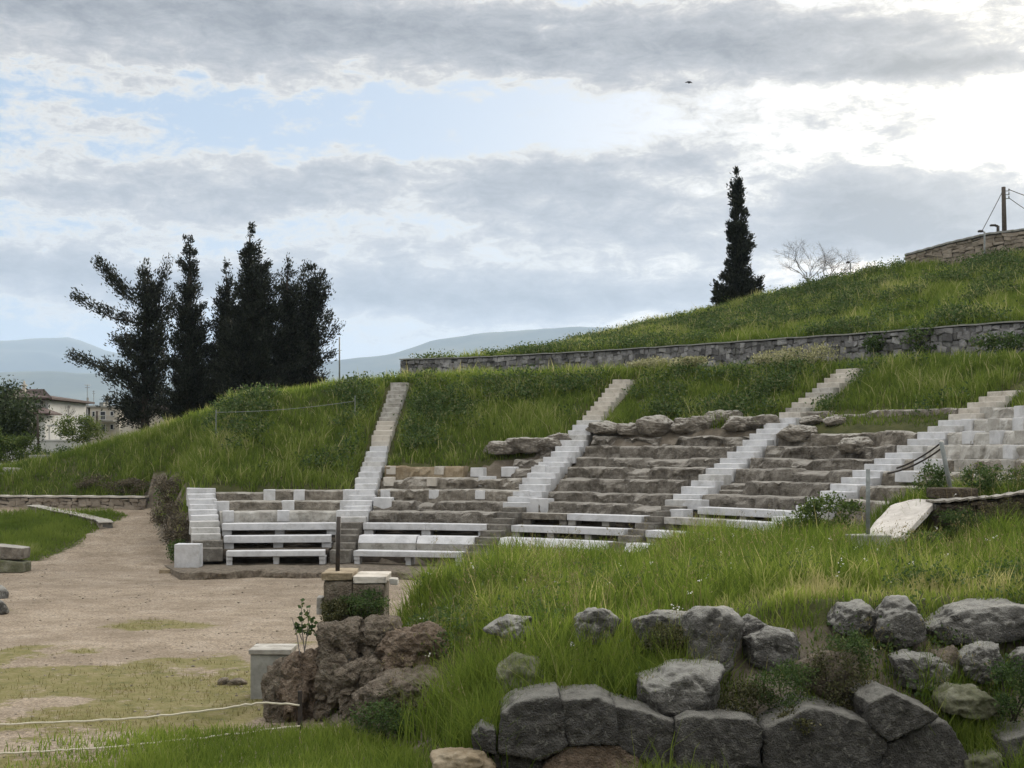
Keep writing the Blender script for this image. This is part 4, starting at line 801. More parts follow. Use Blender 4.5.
def flat_block():
    Y = 112.; s = Y/F; X = lambda px: (px-512)*s; Zz = lambda py: EYE-(py-HOR)*s
    t = thing('apartment_block', 'grey flat-roofed building with antennas and awning, left of the ragged cypress', 'building', (X(98), Y, -2.))
    MB().box(X(90), X(119), Y, Y+7, -2.4, Zz(407.5), .01).build('wall', M['plaster_beige'], t)
    MB().box(X(76), X(89.8), Y+1.5, Y+7, -2.4, Zz(409)).build('side_wing', M['concrete'], t)
    MB().box(X(74), X(120), Y-.15, Y+7.1, Zz(407.5)+.003, Zz(405.6)).build('roof', M['concrete'], t)
    mesh('awning', [(X(74), Y-.2, Zz(417)), (X(82), Y-.2, Zz(415.5)), (X(84), Y+1.2, Zz(408.2)), (X(76), Y+1.2, Zz(408.2)), (X(74), Y-.2, Zz(417.4)), (X(82), Y-.2, Zz(415.9)), (X(84), Y+1.2, Zz(408.6)), (X(76), Y+1.2, Zz(408.6))], [(0, 1, 2, 3), (7, 6, 5, 4), (0, 4, 5, 1), (1, 5, 6, 2), (2, 6, 7, 3), (3, 7, 4, 0)], M['plaster'], t)
    for a, b, c, d in ((84, 88, 408.5, 421), (92, 95.5, 411, 417), (100, 106, 411, 420), (110, 114, 411, 417), (101, 106, 424, 432), (110, 114, 424, 430)):
        wv = MB().box(X(a), X(b), Y-.05, Y-.01 if a > 89 else Y+1.48, Zz(d), Zz(c)).build('window', M['plaster'], t); MB().box(X(a)+.06, X(b)-.06, Y-.058, Y-.051, Zz(d)+.06, Zz(c)-.06).build('pane', M['glass'], wv)
    bl = MB().box(X(98), X(117), Y-1.1, Y-.06, Zz(421.6), Zz(420.6))
    for q in np.linspace(98.3, 116.7, 15): bl.tube([(X(q), Y-1.05, Zz(420.6)), (X(q), Y-1.05, Zz(416))], .018, 4)
    bl.tube([(X(98.2), Y-1.05, Zz(416)), (X(116.8), Y-1.05, Zz(416))], .03, 5).build('balcony', M['concrete'], t)
    MB().box(X(92), X(96), Y+2, Y+3, Zz(405.6)+.003, Zz(401.5)).build('water_tank', M['galv'], t)
    MB().box(X(98), X(100), Y+2, Y+2.4, Zz(405.6)+.003, Zz(396)).box(X(97.6), X(100.4), Y+1.95, Y+2.45, Zz(396)+.003, Zz(395)).build('chimney', M['concrete'], t)
    MB().tube([(X(82), Y+1.5, Zz(405)), (X(82), Y+1.5, Zz(397))], .09).build('chimney', M['concrete'], t)
    a = MB().tube([(X(83.5), Y+1, Zz(405)), (X(83.5), Y+1, Zz(384))], .025)
    for zz in (384.5, 387): a.tube([(X(81), Y+1, Zz(zz)), (X(86), Y+1, Zz(zz))], .018)
    for xx in (81.5, 83, 84.5, 85.7): a.tube([(X(xx), Y+.7, Zz(384.5)), (X(xx), Y+1.3, Zz(384.5))], .014)
    a.build('antenna', M['galv'], t)
    a = MB().tube([(X(90), Y+1, Zz(405)), (X(90), Y+1, Zz(390))], .022)
    for zz in (391, 393): a.tube([(X(88.6), Y+1, Zz(zz)), (X(91.4), Y+1, Zz(zz))], .014)
    a.build('antenna', M['galv'], t)
flat_block()
def low_house():
    Y = 118.; s = Y/F; X = lambda px: (px-512)*s; Zz = lambda py: EYE-(py-HOR)*s
    t = thing('house', 'low beige house with reddish tiled roof glimpsed behind the cypress trunks', 'house', (X(152), Y, -2.))
    MB().box(X(134), X(172), Y, Y+6, -2.4, Zz(411), .01).build('wall', M['plaster_beige'], t)
    x0, x1 = X(133), X(173); V = [(x0, Y-.4, Zz(411)), (x1, Y-.4, Zz(411)), (x1, Y+6.4, Zz(411)), (x0, Y+6.4, Zz(411)), (x0+1, Y+3, Zz(404)), (x1-1, Y+3, Zz(404))]
    mesh('roof', V, [(3, 2, 1, 0), (0, 1, 5, 4), (1, 2, 5), (2, 3, 4, 5), (3, 0, 4)], M['tile'], t)
    wv = MB().box(X(160), X(166), Y-.05, Y-.01, Zz(418), Zz(413)).build('window', M['plaster'], t); MB().box(X(160)+.06, X(166)-.06, Y-.058, Y-.051, Zz(418)+.06, Zz(413)-.06).build('pane', M['glass'], wv)
low_house()

# ------------------------------------------------------------------ poles, lamps, posts
def pole(name, label, cat, px, y0, y1, Y, rad, mat, px1=None, group=None):
    a, b = at(px, y1, Y), at(px if px1 is None else px1, y0, Y); o = MB().tube([a-(b-a)*.12, a*.5+b*.5, b], [rad*1.1, rad, rad*.9], 8).build(name, M[mat], None, True); return tag(o, label, cat, group)
pole('wooden_post', 'dark wooden post before the white house wall', 'post', 38.5, 414, 449, 74, .055, 'wood', 37.5)
pole('wooden_post', 'dark slender post before the flat roofed building', 'post', 97, 411, 434, 92, .07, 'wood')
pole('metal_pole', 'thin grey metal pole rising from the left hilltop beside the trees', 'pole', 339.5, 337, 388, 60, .035, 'galv')
t = thing('utility_pole', 'tall wooden utility pole with cables above the terrace wall', 'utility pole', at(1004, 236, 84))
a, b = at(1005, 262, 84), at(1003.5, 187, 84); MB().tube([a, b], [.16, .12], 10).build('pole', M['wood'], t, True)
p_ = at(1003.6, 191, 84); mb = MB()
for dz in (0, -.22, -.45): mb.box(p_[0]-.02, p_[0]+.34, p_[1]-.03, p_[1]+.03, p_[2]+dz-.02, p_[2]+dz+.02).tube([(p_[0]+.32, p_[1], p_[2]+dz), (p_[0]+.32, p_[1], p_[2]+dz+.14)], .04)
mb.build('insulator_bracket', M['galv'], t)
def cable(label, A, B, sag, rad=.022, mat='rust'):
    A, B = np.array(A), np.array(B); pts = [A*(1-u)+B*u-np.array((0, 0, 4*sag*u*(1-u))) for u in np.linspace(0, 1, 12)]
    return tag(MB().tube(pts, rad, 4, False).build('cable', M[mat]), label, 'cable')
cable('slack upper cable from utility pole to the right', p_+(.3, 0, .1), at(1120, 212, 70), .3)
cable('slack lower cable from utility pole to the right', p_+(.3, 0, -.4), at(1120, 262, 70), .2)
cable('thin guy wire slanting left from the utility pole top', p_+(-.1, 0, -.1), at(982, 231, 83), .02)
def lamp(label, px, ytop, ybot, Y, arm, name='street_lamp', rad=.045, mat='galv'):
    s = Y/F; t = thing(name, label, 'street lamp', at(px, ybot, Y), 'small street lamps on the hill'); b, q = at(px, ybot, Y)-(0, 0, .5), at(px, ytop, Y)
    MB().tube([b, q], rad, 8).tube([q, q+(arm*s*.6, 0, .02)], rad*.7, 6).build('pole', M[mat], t, True)
    e = q+(arm*s, 0, .02); w_ = abs(arm*s*.55); MB().box(e[0]-w_, e[0]+w_, Y-.12, Y+.12, e[2]-.03, e[2]+.07, .02).build('lamp_head', M['rust'], t)
lamp('pale lamp post in front of the terrace wall', 984.5, 232, 262, 72, -4)
lamp('dark stubby lamp seen over the terrace wall, left of the utility pole', 998, 226, 240, 82, -5, rad=.09, mat='rust')
lamp('short lamp on the skyline between cypress and terrace wall', 850.5, 263, 282, 78, -2.5, rad=.04)
q = at(689, 82.5, 140); t = tag(MB().tube([q+(-.38, .1, .02), q+(-.1, 0, .06), q, q+(.12, 0, .05), q+(.34, .1, -.03)], [.02, .08, .13, .08, .02], 6).tube([q+(0, -.22, 0), q, q+(0, .25, .0)], [.03, .11, .02], 6).build('bird', M['bird'], None, True), 'small dark bird flying high in the clouds', 'bird')
# little fence on the bank left of the narrow stairs
fp = [onz(216, 480, 52., 0), onz(355, 490, 54., 0)]
for p, nm in zip(fp, ('thin fence stake on the left bank, above the left end block', 'thin fence stake beside the narrow pale staircase')): tag(MB().tube([p-(0, 0, .3), p+(0, 0, 1.0)], .02, 6).build('fence_stake', M['galv']), nm, 'post')
cable('thin wire strung between two fence stakes on the left bank', fp[0]+(0, 0, .9), fp[1]+(0, 0, .8), .1, .009, 'galv')
# things by the path at the left
b = at(40.5, 474, 63.5); t = thing('stone_bollard', 'squat whitish stone pillar standing among shrubs left of the hill', 'pillar', b); MB().box(b[0]-.32, b[0]+.32, b[1]-.25, b[1]+.25, b[2]-.4, b[2]+.72, .03, .01).build('shaft', M['old_marble'], t); MB().box(b[0]-.42, b[0]+.36, b[1]-.33, b[1]+.33, b[2]+.724, b[2]+.86, .03, .02).build('cap', M['concrete'], t)
for i, (px, py, w_, nm) in enumerate([(4, 490, .9, 'lowest flat marble slab of the pile at the left edge'), (8, 484, .75, 'second flat marble slab from the bottom of the pile at the left edge'), (4, 478, .7, 'third flat marble slab from the bottom of the pile at the left edge'), (14, 473, .35, 'small topmost marble slab of the pile at the left edge')]):
    p = at(px, py, 61+.15*i); tag(MB().box(p[0]-w_, p[0]+w_, p[1]-.4, p[1]+.6, p[2]-.01, p[2]+.23, .02, .02).build('marble_slab', M['old_marble']), nm, 'stone slab', 'slabs piled at the left edge')

# ------------------------------------------------------------------ foreground ruin wall: every stone its own thing
def fstone(pts, Y, label, mat='block', thick=.6, seed=1, name='wall_stone', **kw):
    V, f = poly_stone(pts, Y, thick, 5, seed=seed, **kw); return tag(mesh(name, V, f, M[mat], smooth=True), label, 'stone', 'stones of the ruined foreground wall')
YW = 15.7
FS = [
 ([(501, 716), (517, 704), (558, 697), (565, 729), (567, 745), (544, 760), (500, 752)], 'large angular grey block with a pointed top left corner, left end of the fitted stones', 'block'),
 ([(562, 702), (600, 699), (614, 706), (616, 743), (569, 745), (565, 725)], 'square grey block second from left in the fitted row', 'block'),
 ([(616, 708), (646, 713), (674, 723), (676, 757), (660, 770), (617, 745)], 'grey block with a sloping top, third from left in the fitted row', 'block'),
 ([(472, 736), (481, 727), (495, 732), (495, 753), (474, 754)], 'small dark stone alone at the left foot of the fitted wall', 'block'),
 ([(545, 764), (568, 747), (617, 747), (640, 760), (650, 782), (540, 782)], 'reddish brown block in the bottom row under the square grey one', 'redrock'),
 ([(494, 753), (542, 762), (545, 785), (490, 785)], 'dark low block in the bottom row under the pointed one', 'block'),
 ([(678, 722), (692, 717), (752, 721), (762, 729), (761, 765), (700, 778), (678, 768)], 'wide dark block under the flat topped ledge stone', 'block'),
 ([(766, 731), (811, 709), (835, 714), (868, 724), (885, 743), (875, 774), (763, 772)], 'biggest dark block with a low peaked top, centre of the fitted wall', 'block'),
 ([(876, 766), (888, 746), (945, 722), (959, 741), (966, 758), (962, 780), (880, 780)], 'dark block with a peaked right side, below the tilted kite shaped stone', 'block'),
 ([(870, 704), (892, 694), (939, 716), (937, 720), (888, 741), (872, 726)], 'kite shaped grey stone tilted above two dark blocks', 'block'),
 ([(720, 770), (790, 764), (870, 776), (870, 800), (720, 800)], 'low stone whose top edge just shows at the bottom, under the biggest block', 'block'),
 ([(1005, 742), (1034, 734), (1070, 736), (1070, 785), (1006, 785)], 'dark block cut by the right bottom corner behind grass', 'block'),
 ([(966, 762), (1003, 756), (1004, 790), (966, 790)], 'low mossy stone in grass at the bottom right', 'mossy'),
 ([(652, 770), (676, 766), (716, 778), (716, 800), (650, 800)], 'small dark stone at the bottom under the sloping block', 'block'),
]
for i, (pts, lb, mt) in enumerate(FS):
    fstone(pts, YW+.04*(i % 3), lb, mt, 1.0, 300+i, p=130., amp=.03, fr=2.6, fine=.024, shrink=-1.1, lean=.10, facets=-1, crag=.03)
BS = [
 ([(645, 688), (678, 675), (726, 675), (723, 692), (715, 714), (690, 719), (648, 715)], 16.05, 'flat topped ledge stone with a bright upper face, left of the weeds', 'boulder', 1.0, dict(lean=.25)),
 ([(945, 702), (959, 691), (986, 693), (1003, 708), (990, 722), (950, 714)], 16.1, 'mossy greenish stone beside the kite shaped stone', 'mossy', .5, {}),
 ([(965, 661), (982, 649), (1006, 649), (1010, 671), (984, 683), (969, 675)], 16.7, 'faceted grey stone under the broad flat boulder at right', 'boulder', .5, {}),
 ([(936, 632), (964, 614), (1010, 607), (1040, 610), (1040, 640), (992, 643), (940, 650)], 17.3, 'broad flat boulder with pale top at the upper right end of the wall', 'boulder', .9, dict(lean=.35)),
 ([(881, 628), (895, 605), (912, 603), (928, 627), (927, 640), (902, 648), (882, 640)], 17.2, 'rounded pitted boulder standing tall in the upper row', 'boulder', .6, {}),
 ([(834, 625), (848, 609), (868, 606), (879, 617), (873, 637), (845, 634)], 17.4, 'pale grey boulder half covered by weeds, left of the pitted one', 'boulder', .5, {}),
 ([(749, 642), (773, 632), (797, 636), (802, 648), (798, 673), (768, 672), (752, 658)], 17., 'blocky grey boulder with a light top, left of the weedy gap', 'boulder', .55, dict(lean=.2)),
 ([(739, 628), (752, 618), (772, 629), (767, 637), (747, 642)], 17.5, 'small pointed boulder wedged between two larger grey ones', 'boulder', .35, {}),
 ([(691, 621), (700, 613), (735, 613), (745, 625), (731, 668), (707, 673), (690, 658)], 17., 'tall upright boulder with cracked face above the ledge stone', 'boulder', .6, {}),
 ([(899, 662), (915, 656), (956, 664), (960, 675), (935, 695), (902, 685)], 16.7, 'brown grey stone recessed in shade below the pitted boulder', 'boulder', .5, {}),
 ([(488, 631), (508, 618), (530, 620), (533, 634), (515, 642)], 18., 'pale lichen covered rock in the grass, left of the foreground wall', 'boulder', .4, dict(lean=.4)),
 ([(574, 622), (590, 610), (605, 612), (622, 624), (608, 643), (576, 639)], 17.6, 'rounded grey rock half hidden in tall grass above the square block', 'boulder', .4, {}),
 ([(500, 670), (516, 661), (537, 664), (548, 690), (521, 708), (500, 703)], 16.8, 'brownish rounded rock in tall grass above the pointed block', 'mossy', .5, {}),
 ([(638, 624), (660, 616), (690, 617), (692, 642), (650, 647)], 17.6, 'low pale rock in the grass left of the upright boulder', 'boulder', .4, {}),
 ([(800, 668), (830, 655), (860, 660), (868, 690), (830, 700), (802, 692)], 16.6, 'dark stone buried in weeds between the biggest block and the pitted boulder', 'conglomerate', .4, {}),
 ([(1015, 660), (1028, 652), (1050, 655), (1050, 682), (1018, 684)], 16.8, 'grey stone cut off by the right edge under the broad boulder', 'boulder', .4, {}),
 ([(432, 762), (456, 756), (482, 758), (494, 772), (480, 790), (434, 790)], 15.4, 'flat cream coloured stone at the bottom, left of the fitted wall', 'ochre', .5, {}),
 ([(940, 656), (958, 650), (968, 660), (962, 690), (940, 694)], 16.9, 'narrow dark stone wedged under the broad flat boulder', 'conglomerate', .4, {}),
]
for i, (pts, Y, lb, mt, th, kw) in enumerate(BS):
    fstone(pts, Y, lb, mt, th, 340+i, name='boulder', p=40., amp=.07, fr=2.4, fine=.034, shrink=-1.2, facets=5, crag=.05, **kw)
# brown rock masses and masonry at the tip of the mound
RK = [
 ([(313, 634), (335, 626), (355, 627), (358, 655), (352, 676), (316, 674)], 19.3, 'brown conglomerate rock leaning over, left of the dark cleft under the pedestal', 'conglomerate', .8),
 ([(353, 636), (372, 624), (396, 625), (398, 655), (380, 680), (354, 674)], 19.5, 'brown conglomerate rock right of the dark cleft under the pedestal', 'conglomerate', .8),
 ([(374, 655), (390, 636), (425, 632), (448, 645), (436, 680), (395, 684)], 19., 'purplish conglomerate mass studded with pebbles beside the grass', 'redrock', .9),
 ([(298, 662), (314, 652), (322, 664), (320, 722), (296, 722)], 19.4, 'reddish brown rock behind the iron rope stake', 'redrock', .6),
 ([(316, 666), (340, 660), (346, 676), (342, 724), (312, 724)], 19.1, 'cracked brown rock right of the iron rope stake', 'conglomerate', .7),
 ([(338, 676), (356, 664), (380, 668), (380, 716), (340, 718)], 18.8, 'low greyish brown rock below the dark cleft', 'conglomerate', .7),
 ([(267, 668), (274, 658), (286, 662), (287, 724), (268, 724)], 19.3, 'splintered dark rock sliver just right of the grey stone box', 'conglomerate', .45),
 ([(279, 672), (290, 660), (300, 668), (302, 726), (280, 726)], 19.1, 'orange faced broken rock left of the iron rope stake', 'redrock', .5),
 ([(345, 704), (380, 684), (430, 682), (442, 700), (436, 742), (372, 744)], 17.9, 'low brown rock shelf sloping in front of the rock masses', 'conglomerate', 1.0),
]
for i, (pts, Y, lb, mt, th) in enumerate(RK):
    V, f = poly_stone(pts, Y+.05, th*1.1, 6, p=16., amp=.13, fr=2.6, seed=400+i, facets=4, fine=.05, shrink=-.8, lean=.15, crag=.11)
    tag(mesh('rock', V, f, M[mt]), lb, 'rock', 'brown rocks at the tip of the grassy mound')
Yp = 20.6; s = Yp/F
def pbox(px0, px1, py0, py1, Y, d, bev=.015, jit=.008): a, b = at(px0, py1, Y), at(px1, py0, Y); return MB().box(a[0], b[0], Y, Y+d, a[2], b[2], bev, jit)
t = thing('masonry_pier', 'square brown masonry pier with two cap stones at the mound tip', 'pier', at(353, 625, Yp))
for a, b, c_, d_, nm, mt in ((323.5, 352, 581, 640, 'shaft', 'conglomerate'), (352.6, 384, 584, 640, 'shaft', 'conglomerate'), (321.5, 352.2, 573, 580.5, 'cap_stone', 'ochre'), (353, 386, 576.5, 583.5, 'cap_stone', 'cream')):
    A, B = at(a, d_, Yp), at(b, c_, Yp); c3 = ((A[0]+B[0])/2, Yp+.45, (A[2]+B[2])/2); hx, hz = (B[0]-A[0])/2, (B[2]-A[2])/2
    V, f = planes_rock(c3, [(1, 0, 0), (-1, 0, 0), (0, 1, 0), (0, -1, 0), (0, 0, 1), (0, 0, -1)], [hx, hx, .45, .45, hz, hz], (hx, .45, hz), 5, 26., .018, 3., 500+int(a), .012)
    mesh(nm, V, f, M[mt], t, True)
for px, py, w_, h_, nm in ((319.5, 606, 6, 17, 'narrow whitish block standing against the left side of the masonry pier'), (393, 582, 8, 6, 'small white stone in the grass right of the masonry pier')):
    tag(pbox(px-w_/2, px+w_/2, py-h_/2, py+h_/2, Yp+.1, .3).build('small_block', M['old_marble']), nm, 'stone block')
b = at(337.5, 573, Yp+.3); tag(MB().tube([b-(0, 0, .02), b+(.02, 0, .84)], .034, 8).build('iron_post', M['rust'], None, True), 'dark iron post standing on top of the masonry pier', 'post')
q = floor_at(270, 699, 0.); t = thing('stone_box', 'grey stone box with a pale lid standing on the earth floor', 'box', q)
MB().box(q[0]-.29, q[0]+.29, q[1], q[1]+.6, -.15, .66, .012, .006).build('body', M['concrete'], t); MB().box(q[0]-.32, q[0]+.32, q[1]-.03, q[1]+.63, .664, .74, .014, .006).build('lid', M['old_marble'], t)
b = np.array(((300-512)*18.7/F, 18.7, 0.)); st_ = b
tag(MB().box(b[0]-.028, b[0]+.028, b[1]-.028, b[1]+.028, -.3, .52, .004).build('rope_stake', M['rust']), 'short iron stake before the brown rocks, holding the upper rope', 'post')
def rope(label, P, rad=.014):
    P = np.array(P); u = np.linspace(0, 1, 50); k = np.linspace(0, 1, len(P)); Q = np.stack([np.interp(u, k, P[:, i]) for i in range(3)], 1)
    for _ in range(6): Q[1:-1] = (Q[:-2]+2*Q[1:-1]+Q[2:])/4
    Q[1:-1, 2] += np.random.default_rng(int(P[0][0]*99) % 97).normal(size=48)*.006
    tag(MB().tube(Q, rad, 6, False).build('rope', M['rope'], None, True), label, 'rope')
rope('pale rope hanging from the iron stake across to the left edge, upper of two', [st_+(0, -.03, .33), at(262, 702, 18.7), at(215, 710, 18.7), at(150, 716.5, 18.7), at(90, 721, 18.6), at(0, 724.5, 18.5), at(-60, 727, 18.4)])
rope('pale rope lying along the ground toward the left edge, lower of two', [floor_at(300, 726, .06), floor_at(240, 733, .05), floor_at(180, 740.5, .06), floor_at(100, 748, .05), floor_at(50, 750.5, .05), floor_at(0, 754, .05), floor_at(-50, 757, .05)], .013)
# stones at the left edge
def lblock(px0, px1, py0, py1, label, mat, d=.7, zb=0.):
    a = floor_at(px0, py1, zb); b = floor_at(px1, py1, zb); h = (py1-py0)*a[1]/F; c3 = ((a[0]+b[0])/2, a[1]+d/2, zb+h/2); hx = (b[0]-a[0])/2
    V, f = planes_rock(c3, [(1, 0, 0), (-1, 0, 0), (0, 1, 0), (0, -1, .1), (.1, 0, 1), (0, 0, -1)], [hx, hx, d/2, d/2, h/2, h/2], (hx, d/2, h/2), 5, 18., .05, 2., int(px1*7), .015)
    tag(mesh('stone_block', V, f, M[mat], smooth=True), label, 'stone block')
lblock(-26, 23.5, 560, 573, 'lower mossy slab of the two stacked at the left edge', 'mossy')
lblock(-24, 22.5, 546, 559.5, 'upper pale topped block of the two stacked at the left edge', 'rubble', .7, .4)
for i, (px, py, sx, sz, nm) in enumerate([(1, 598, .22, .2, 'small grey rock on the left edge, upper of the pair'), (-3, 614, .24, .2, 'small grey rock on the left edge, lower of the pair')]):
    b = floor_at(px, py, 0.); V, f = boulder((b[0], b[1], sz*.6), (sx, .25, sz), 4, 520+i); tag(mesh('stone', V, f, M['boulder']), nm, 'rock')
for i, (px, py, sx, nm) in enumerate([(238, 684, .16, 'small flat brown stone on the earth left of the stone box'), (164, 531, .14, 'small white stone on the path near the end of the seats'), (222, 684, .09, 'tiny brown stone left of the flat brown one')]):
    b = floor_at(px, py, 0.); V, f = boulder((b[0], b[1], .03), (sx, .12, .07), 3, 540+i); tag(mesh('stone', V, f, M['marble' if 'white' in nm else 'conglomerate']), nm, 'rock')
# tilted white slab and the posts at the right
PT = [at(936.5, 500, 25.5), at(914, 502, 26.1), at(890, 507.5, 26.2), at(878, 516, 25.8), at(873, 528, 25.1), at(858, 538.5, 24.4), at(884, 541.5, 23.95), at(905, 541.5, 23.8), at(921, 522, 24.6)]
c = np.mean(PT, 0); A = np.array(PT)-c; nv = np.linalg.svd(A)[2][2]; nv = nv if nv[2] > 0 else -nv; A = A-np.outer(A@nv, nv)
N, D = [(nv)], [.05]; N.append(-nv); D.append(.06)
for i in range(len(A)):
    e = A[(i+1) % len(A)]-A[i]; k = np.cross(e, nv); k /= np.linalg.norm(k); dd = k@A[i]
    if dd < 0: k, dd = -k, -dd
    N.append(k); D.append(max(dd, .1))
v, f = ico(6); dr = v.copy(); dr = dr-np.outer(dr@nv, nv)*.8; dr /= np.linalg.norm(dr, axis=1)[:, None]
N = np.array(N); D = np.array(D); V = dr*((np.maximum(dr@N.T, 0)/D)**18).sum(1)[:, None]**(-1/18); V += np.outer(fbm(V*2.5, 77, 4)*.03, nv)
tag(mesh('marble_slab', V+c, f, M['chalk'], smooth=True), 'large irregular white slab lying tilted at the end of the earth wall', 'stone slab')
b = at(868, 537, 23.7); mb = MB().box(b[0]-.33, b[0]+.33, 23.45, 24., b[2]-.35, b[2]+.04, .02, .01); tag(mb.build('post_base', M['concrete']), 'square concrete base under the upright green post', 'block')
tag(MB().tube([b+(0, 0, .042), b+(0, 0, 1.15)], .036, 8).build('metal_post', M['galv'], None, True), 'upright grey green metal post on a concrete base', 'post')
a, b = at(953, 494, 26.2), at(941, 441, 26.2); tag(MB().tube([a-(0, 0, .15), b], .042, 8).build('metal_post', M['galv'], None, True), 'leaning grey metal post behind the earth wall', 'post')
cable('upper slack rope running left from the leaning post', at(941, 443, 26.2), at(897, 468, 28.5), .05); cable('lower slack rope running left from the leaning post', at(942, 448, 26.2), at(888, 473, 28.5), .08)
p = at(975, 493, 25.9); V, f = planes_rock(p, [(1, 0, 0), (-1, 0, 0), (0, 1, 0), (0, -1, 0), (0, 0, 1), (0, 0, -1)], [.42, .42, .25, .25, .1, .1], (.42, .25, .1), 4, 14., .03, 3., 8)
tag(mesh('stone', V-(.42, 0, 0), f, M['earth'], smooth=True), 'flat brown stone lying on the coping near the leaning post', 'rock')

# ------------------------------------------------------------------ grasses
def grass(name, label, P, H, W, mat, seed=0, bend=.5, tint=None, segs=2, mass='grass', lean=(0, 0)):
    r_ = np.random.default_rng(seed); k = len(P); P = np.asarray(P, float)
    ph = r_.uniform(0, 2*np.pi, k); bd = np.abs(r_.normal(size=k))*bend*.6+.08; dirx, diry = np.cos(ph)+lean[0], np.sin(ph)+lean[1]
    fa = r_.uniform(-.9, .9, k); ux, uy = np.cos(fa), np.sin(fa)
    z0 = np.zeros(k); lv = []
    for j, (t, wf) in enumerate(((0, 1.), (.5, .8), (1, 0.)) if segs == 2 else ((0, 1.), (1., 0.))):
        off = bd*H*t**2; zz = H*(t-.18*bd*t**2); c = P+np.stack([dirx*off, diry*off, zz], 1); hw = (W*wf*.5)[:, None]*np.stack([ux, uy, z0], 1)
        lv += ([c-hw, c+hw] if wf > 0 else [c])
    V = np.stack(lv, 1); n_ = V.shape[1]; b = np.arange(k)[:, None]*n_
    tr = np.array([[0, 1, 3], [0, 3, 2], [2, 3, 4]] if segs == 2 else [[0, 1, 2]]); T = (b[:, :, None]+tr[None]).reshape(-1, 3)
    tint = r_.uniform(.1, .8, k) if tint is None else tint
    o = mesh(name, V.reshape(-1, 3), T, mat, attrs={'tint': np.clip(np.repeat(tint, n_)+np.tile(np.array([0, 0, .05, .05, .22] if segs == 2 else [0, 0, .15]), k), 0, 1)})
    o['kind'] = 'stuff'; o['label'] = label; o['category'] = mass; return o
def cand(x0, x1, y0, y1, dens, seed):
    r_ = np.random.default_rng(seed); k = int((x1-x0)*(y1-y0)*dens); return r_.uniform(x0, x1, k), r_.uniform(y0, y1, k), r_
def polar(x, y): dx, dy = x-CX, y-CY; r = np.hypot(dx, dy); return r, np.degrees(np.arctan2(dx, dy)), (r-R1)/RUN+1
# hills
x, y, r_ = cand(-30, 34, 41, 92, 210, 1); r, a, l = polar(x, y); k = np.ones(len(x), bool)
wy = wallY(x); behind = (y > wy+.75) & (x > WX[0]-1); ml = maxlev(a)
k &= ~((l < ml+np.where((a > 21) & (a < 59), 1.0, .42)+.9*np.maximum(0, fbm2(x, y, 71, 3, .8))) & (a > -17) & (a < 95))
for i in range(5): k &= ~((np.abs((a-math.degrees(AZ[i]))*np.pi/180*r) < .55) & (l < (16.9 if i else 5.6)) & (l > 0))
k &= ~((y > wy-.35) & (y < wy+.8) & (x > WX[0]-.3)); inh_ = (x < -9.7) & (y > np.interp(-x, -TOE[:, 0], TOE[:, 1])+.35)
k &= ~((a < -16.3) & ~inh_); k &= ~((l > 18.5) & ~behind & (x > -5) & (r_.random(len(x)) < .8))
ycr = np.interp(x, [-60, -23.4, -19.4, -13.8, -9.1, -4.85], [70, 68, 66, 62, 60, 58.]); k &= ~((y > ycr+4) & (x < -4) & ~behind)
k &= ~((dline(x, y, TOE) < 1.0) & (x < -9) & (x > -15.3) & (fbm2(x, y, 74, 3, .7) > .0))
k &= ~(behind & (y > 88)); k &= ~((x > 21.4) & (y > 71.5) & (x > 22.4))
edge_l = (a > 43) & (a < 59) & (l > 9.8) & (l < 12.6); k &= ~(edge_l & (r_.random(len(x)) < .55))
x, y, l, behind, a = x[k], y[k], l[k], behind[k], a[k]
z = terrain(x, y); n1, n2 = fbm2(x, y, 81, 4, .35), fbm2(x, y, 82, 3, 1.4)
n3 = fbm2(x, y, 95, 3, 3.2); H = (.40+.28*n1+.30*n2+.2*n3)*r_.uniform(.45, 1.35, len(x)); H = np.where((l < 12.6) & (a > 43), H*.5, H); H = np.clip(H, .1, .95)
tint = .42+.34*n1*np.where(behind, 1., .7)+.36*n2+.22*n3+r_.normal(size=len(x))*.12+np.where((x < -10) & (l < 16), .05, 0); tall = r_.random(len(x)) < .02; H[tall] *= 1.35; tint[tall] = .95
grass('hill_grass', 'tall green spring grass covering the banks and hills around the seats', np.stack([x, y, z-.03], 1), H, r_.uniform(.02, .046, len(x)), M['hillgrass'], 2, .7, tint)
# broad leaved weeds scattered in it
x2, y2, r_ = cand(-26, 32, 44, 88, 14, 3); r, a, l = polar(x2, y2); wy = wallY(x2); beh = (y2 > wy+1) & (x2 > -5)
k = ((l > maxlev(a)+1.8) & (l < 17) | beh) & (a > -30) & (fbm2(x2, y2, 85, 4, .5) > .05)
for i in range(5): k &= ~((np.abs((a-math.degrees(AZ[i]))*np.pi/180*r) < .9) & (l < 16.9))
inh_ = (x2 < -9.7) & (y2 > np.interp(-x2, -TOE[:, 0], TOE[:, 1])+1.); k &= ~((a < -16.3) & ~inh_)
k &= ~((x2 > 21.2) & (y2 > 71.5))
x2, y2 = x2[k], y2[k]; m_ = 34; C = np.repeat(np.stack([x2, y2, terrain(x2, y2)+.28], 1), m_, 0)+r_.normal(size=(len(x2)*m_, 3))*(.22, .22, .16)
o = leaves('meadow_weeds', C, .12, M['weed'], None, None, .55, 91, None, 1., .3); tag(o, 'broad leaved weeds mixed into the hill grass', 'weeds', kind='stuff')
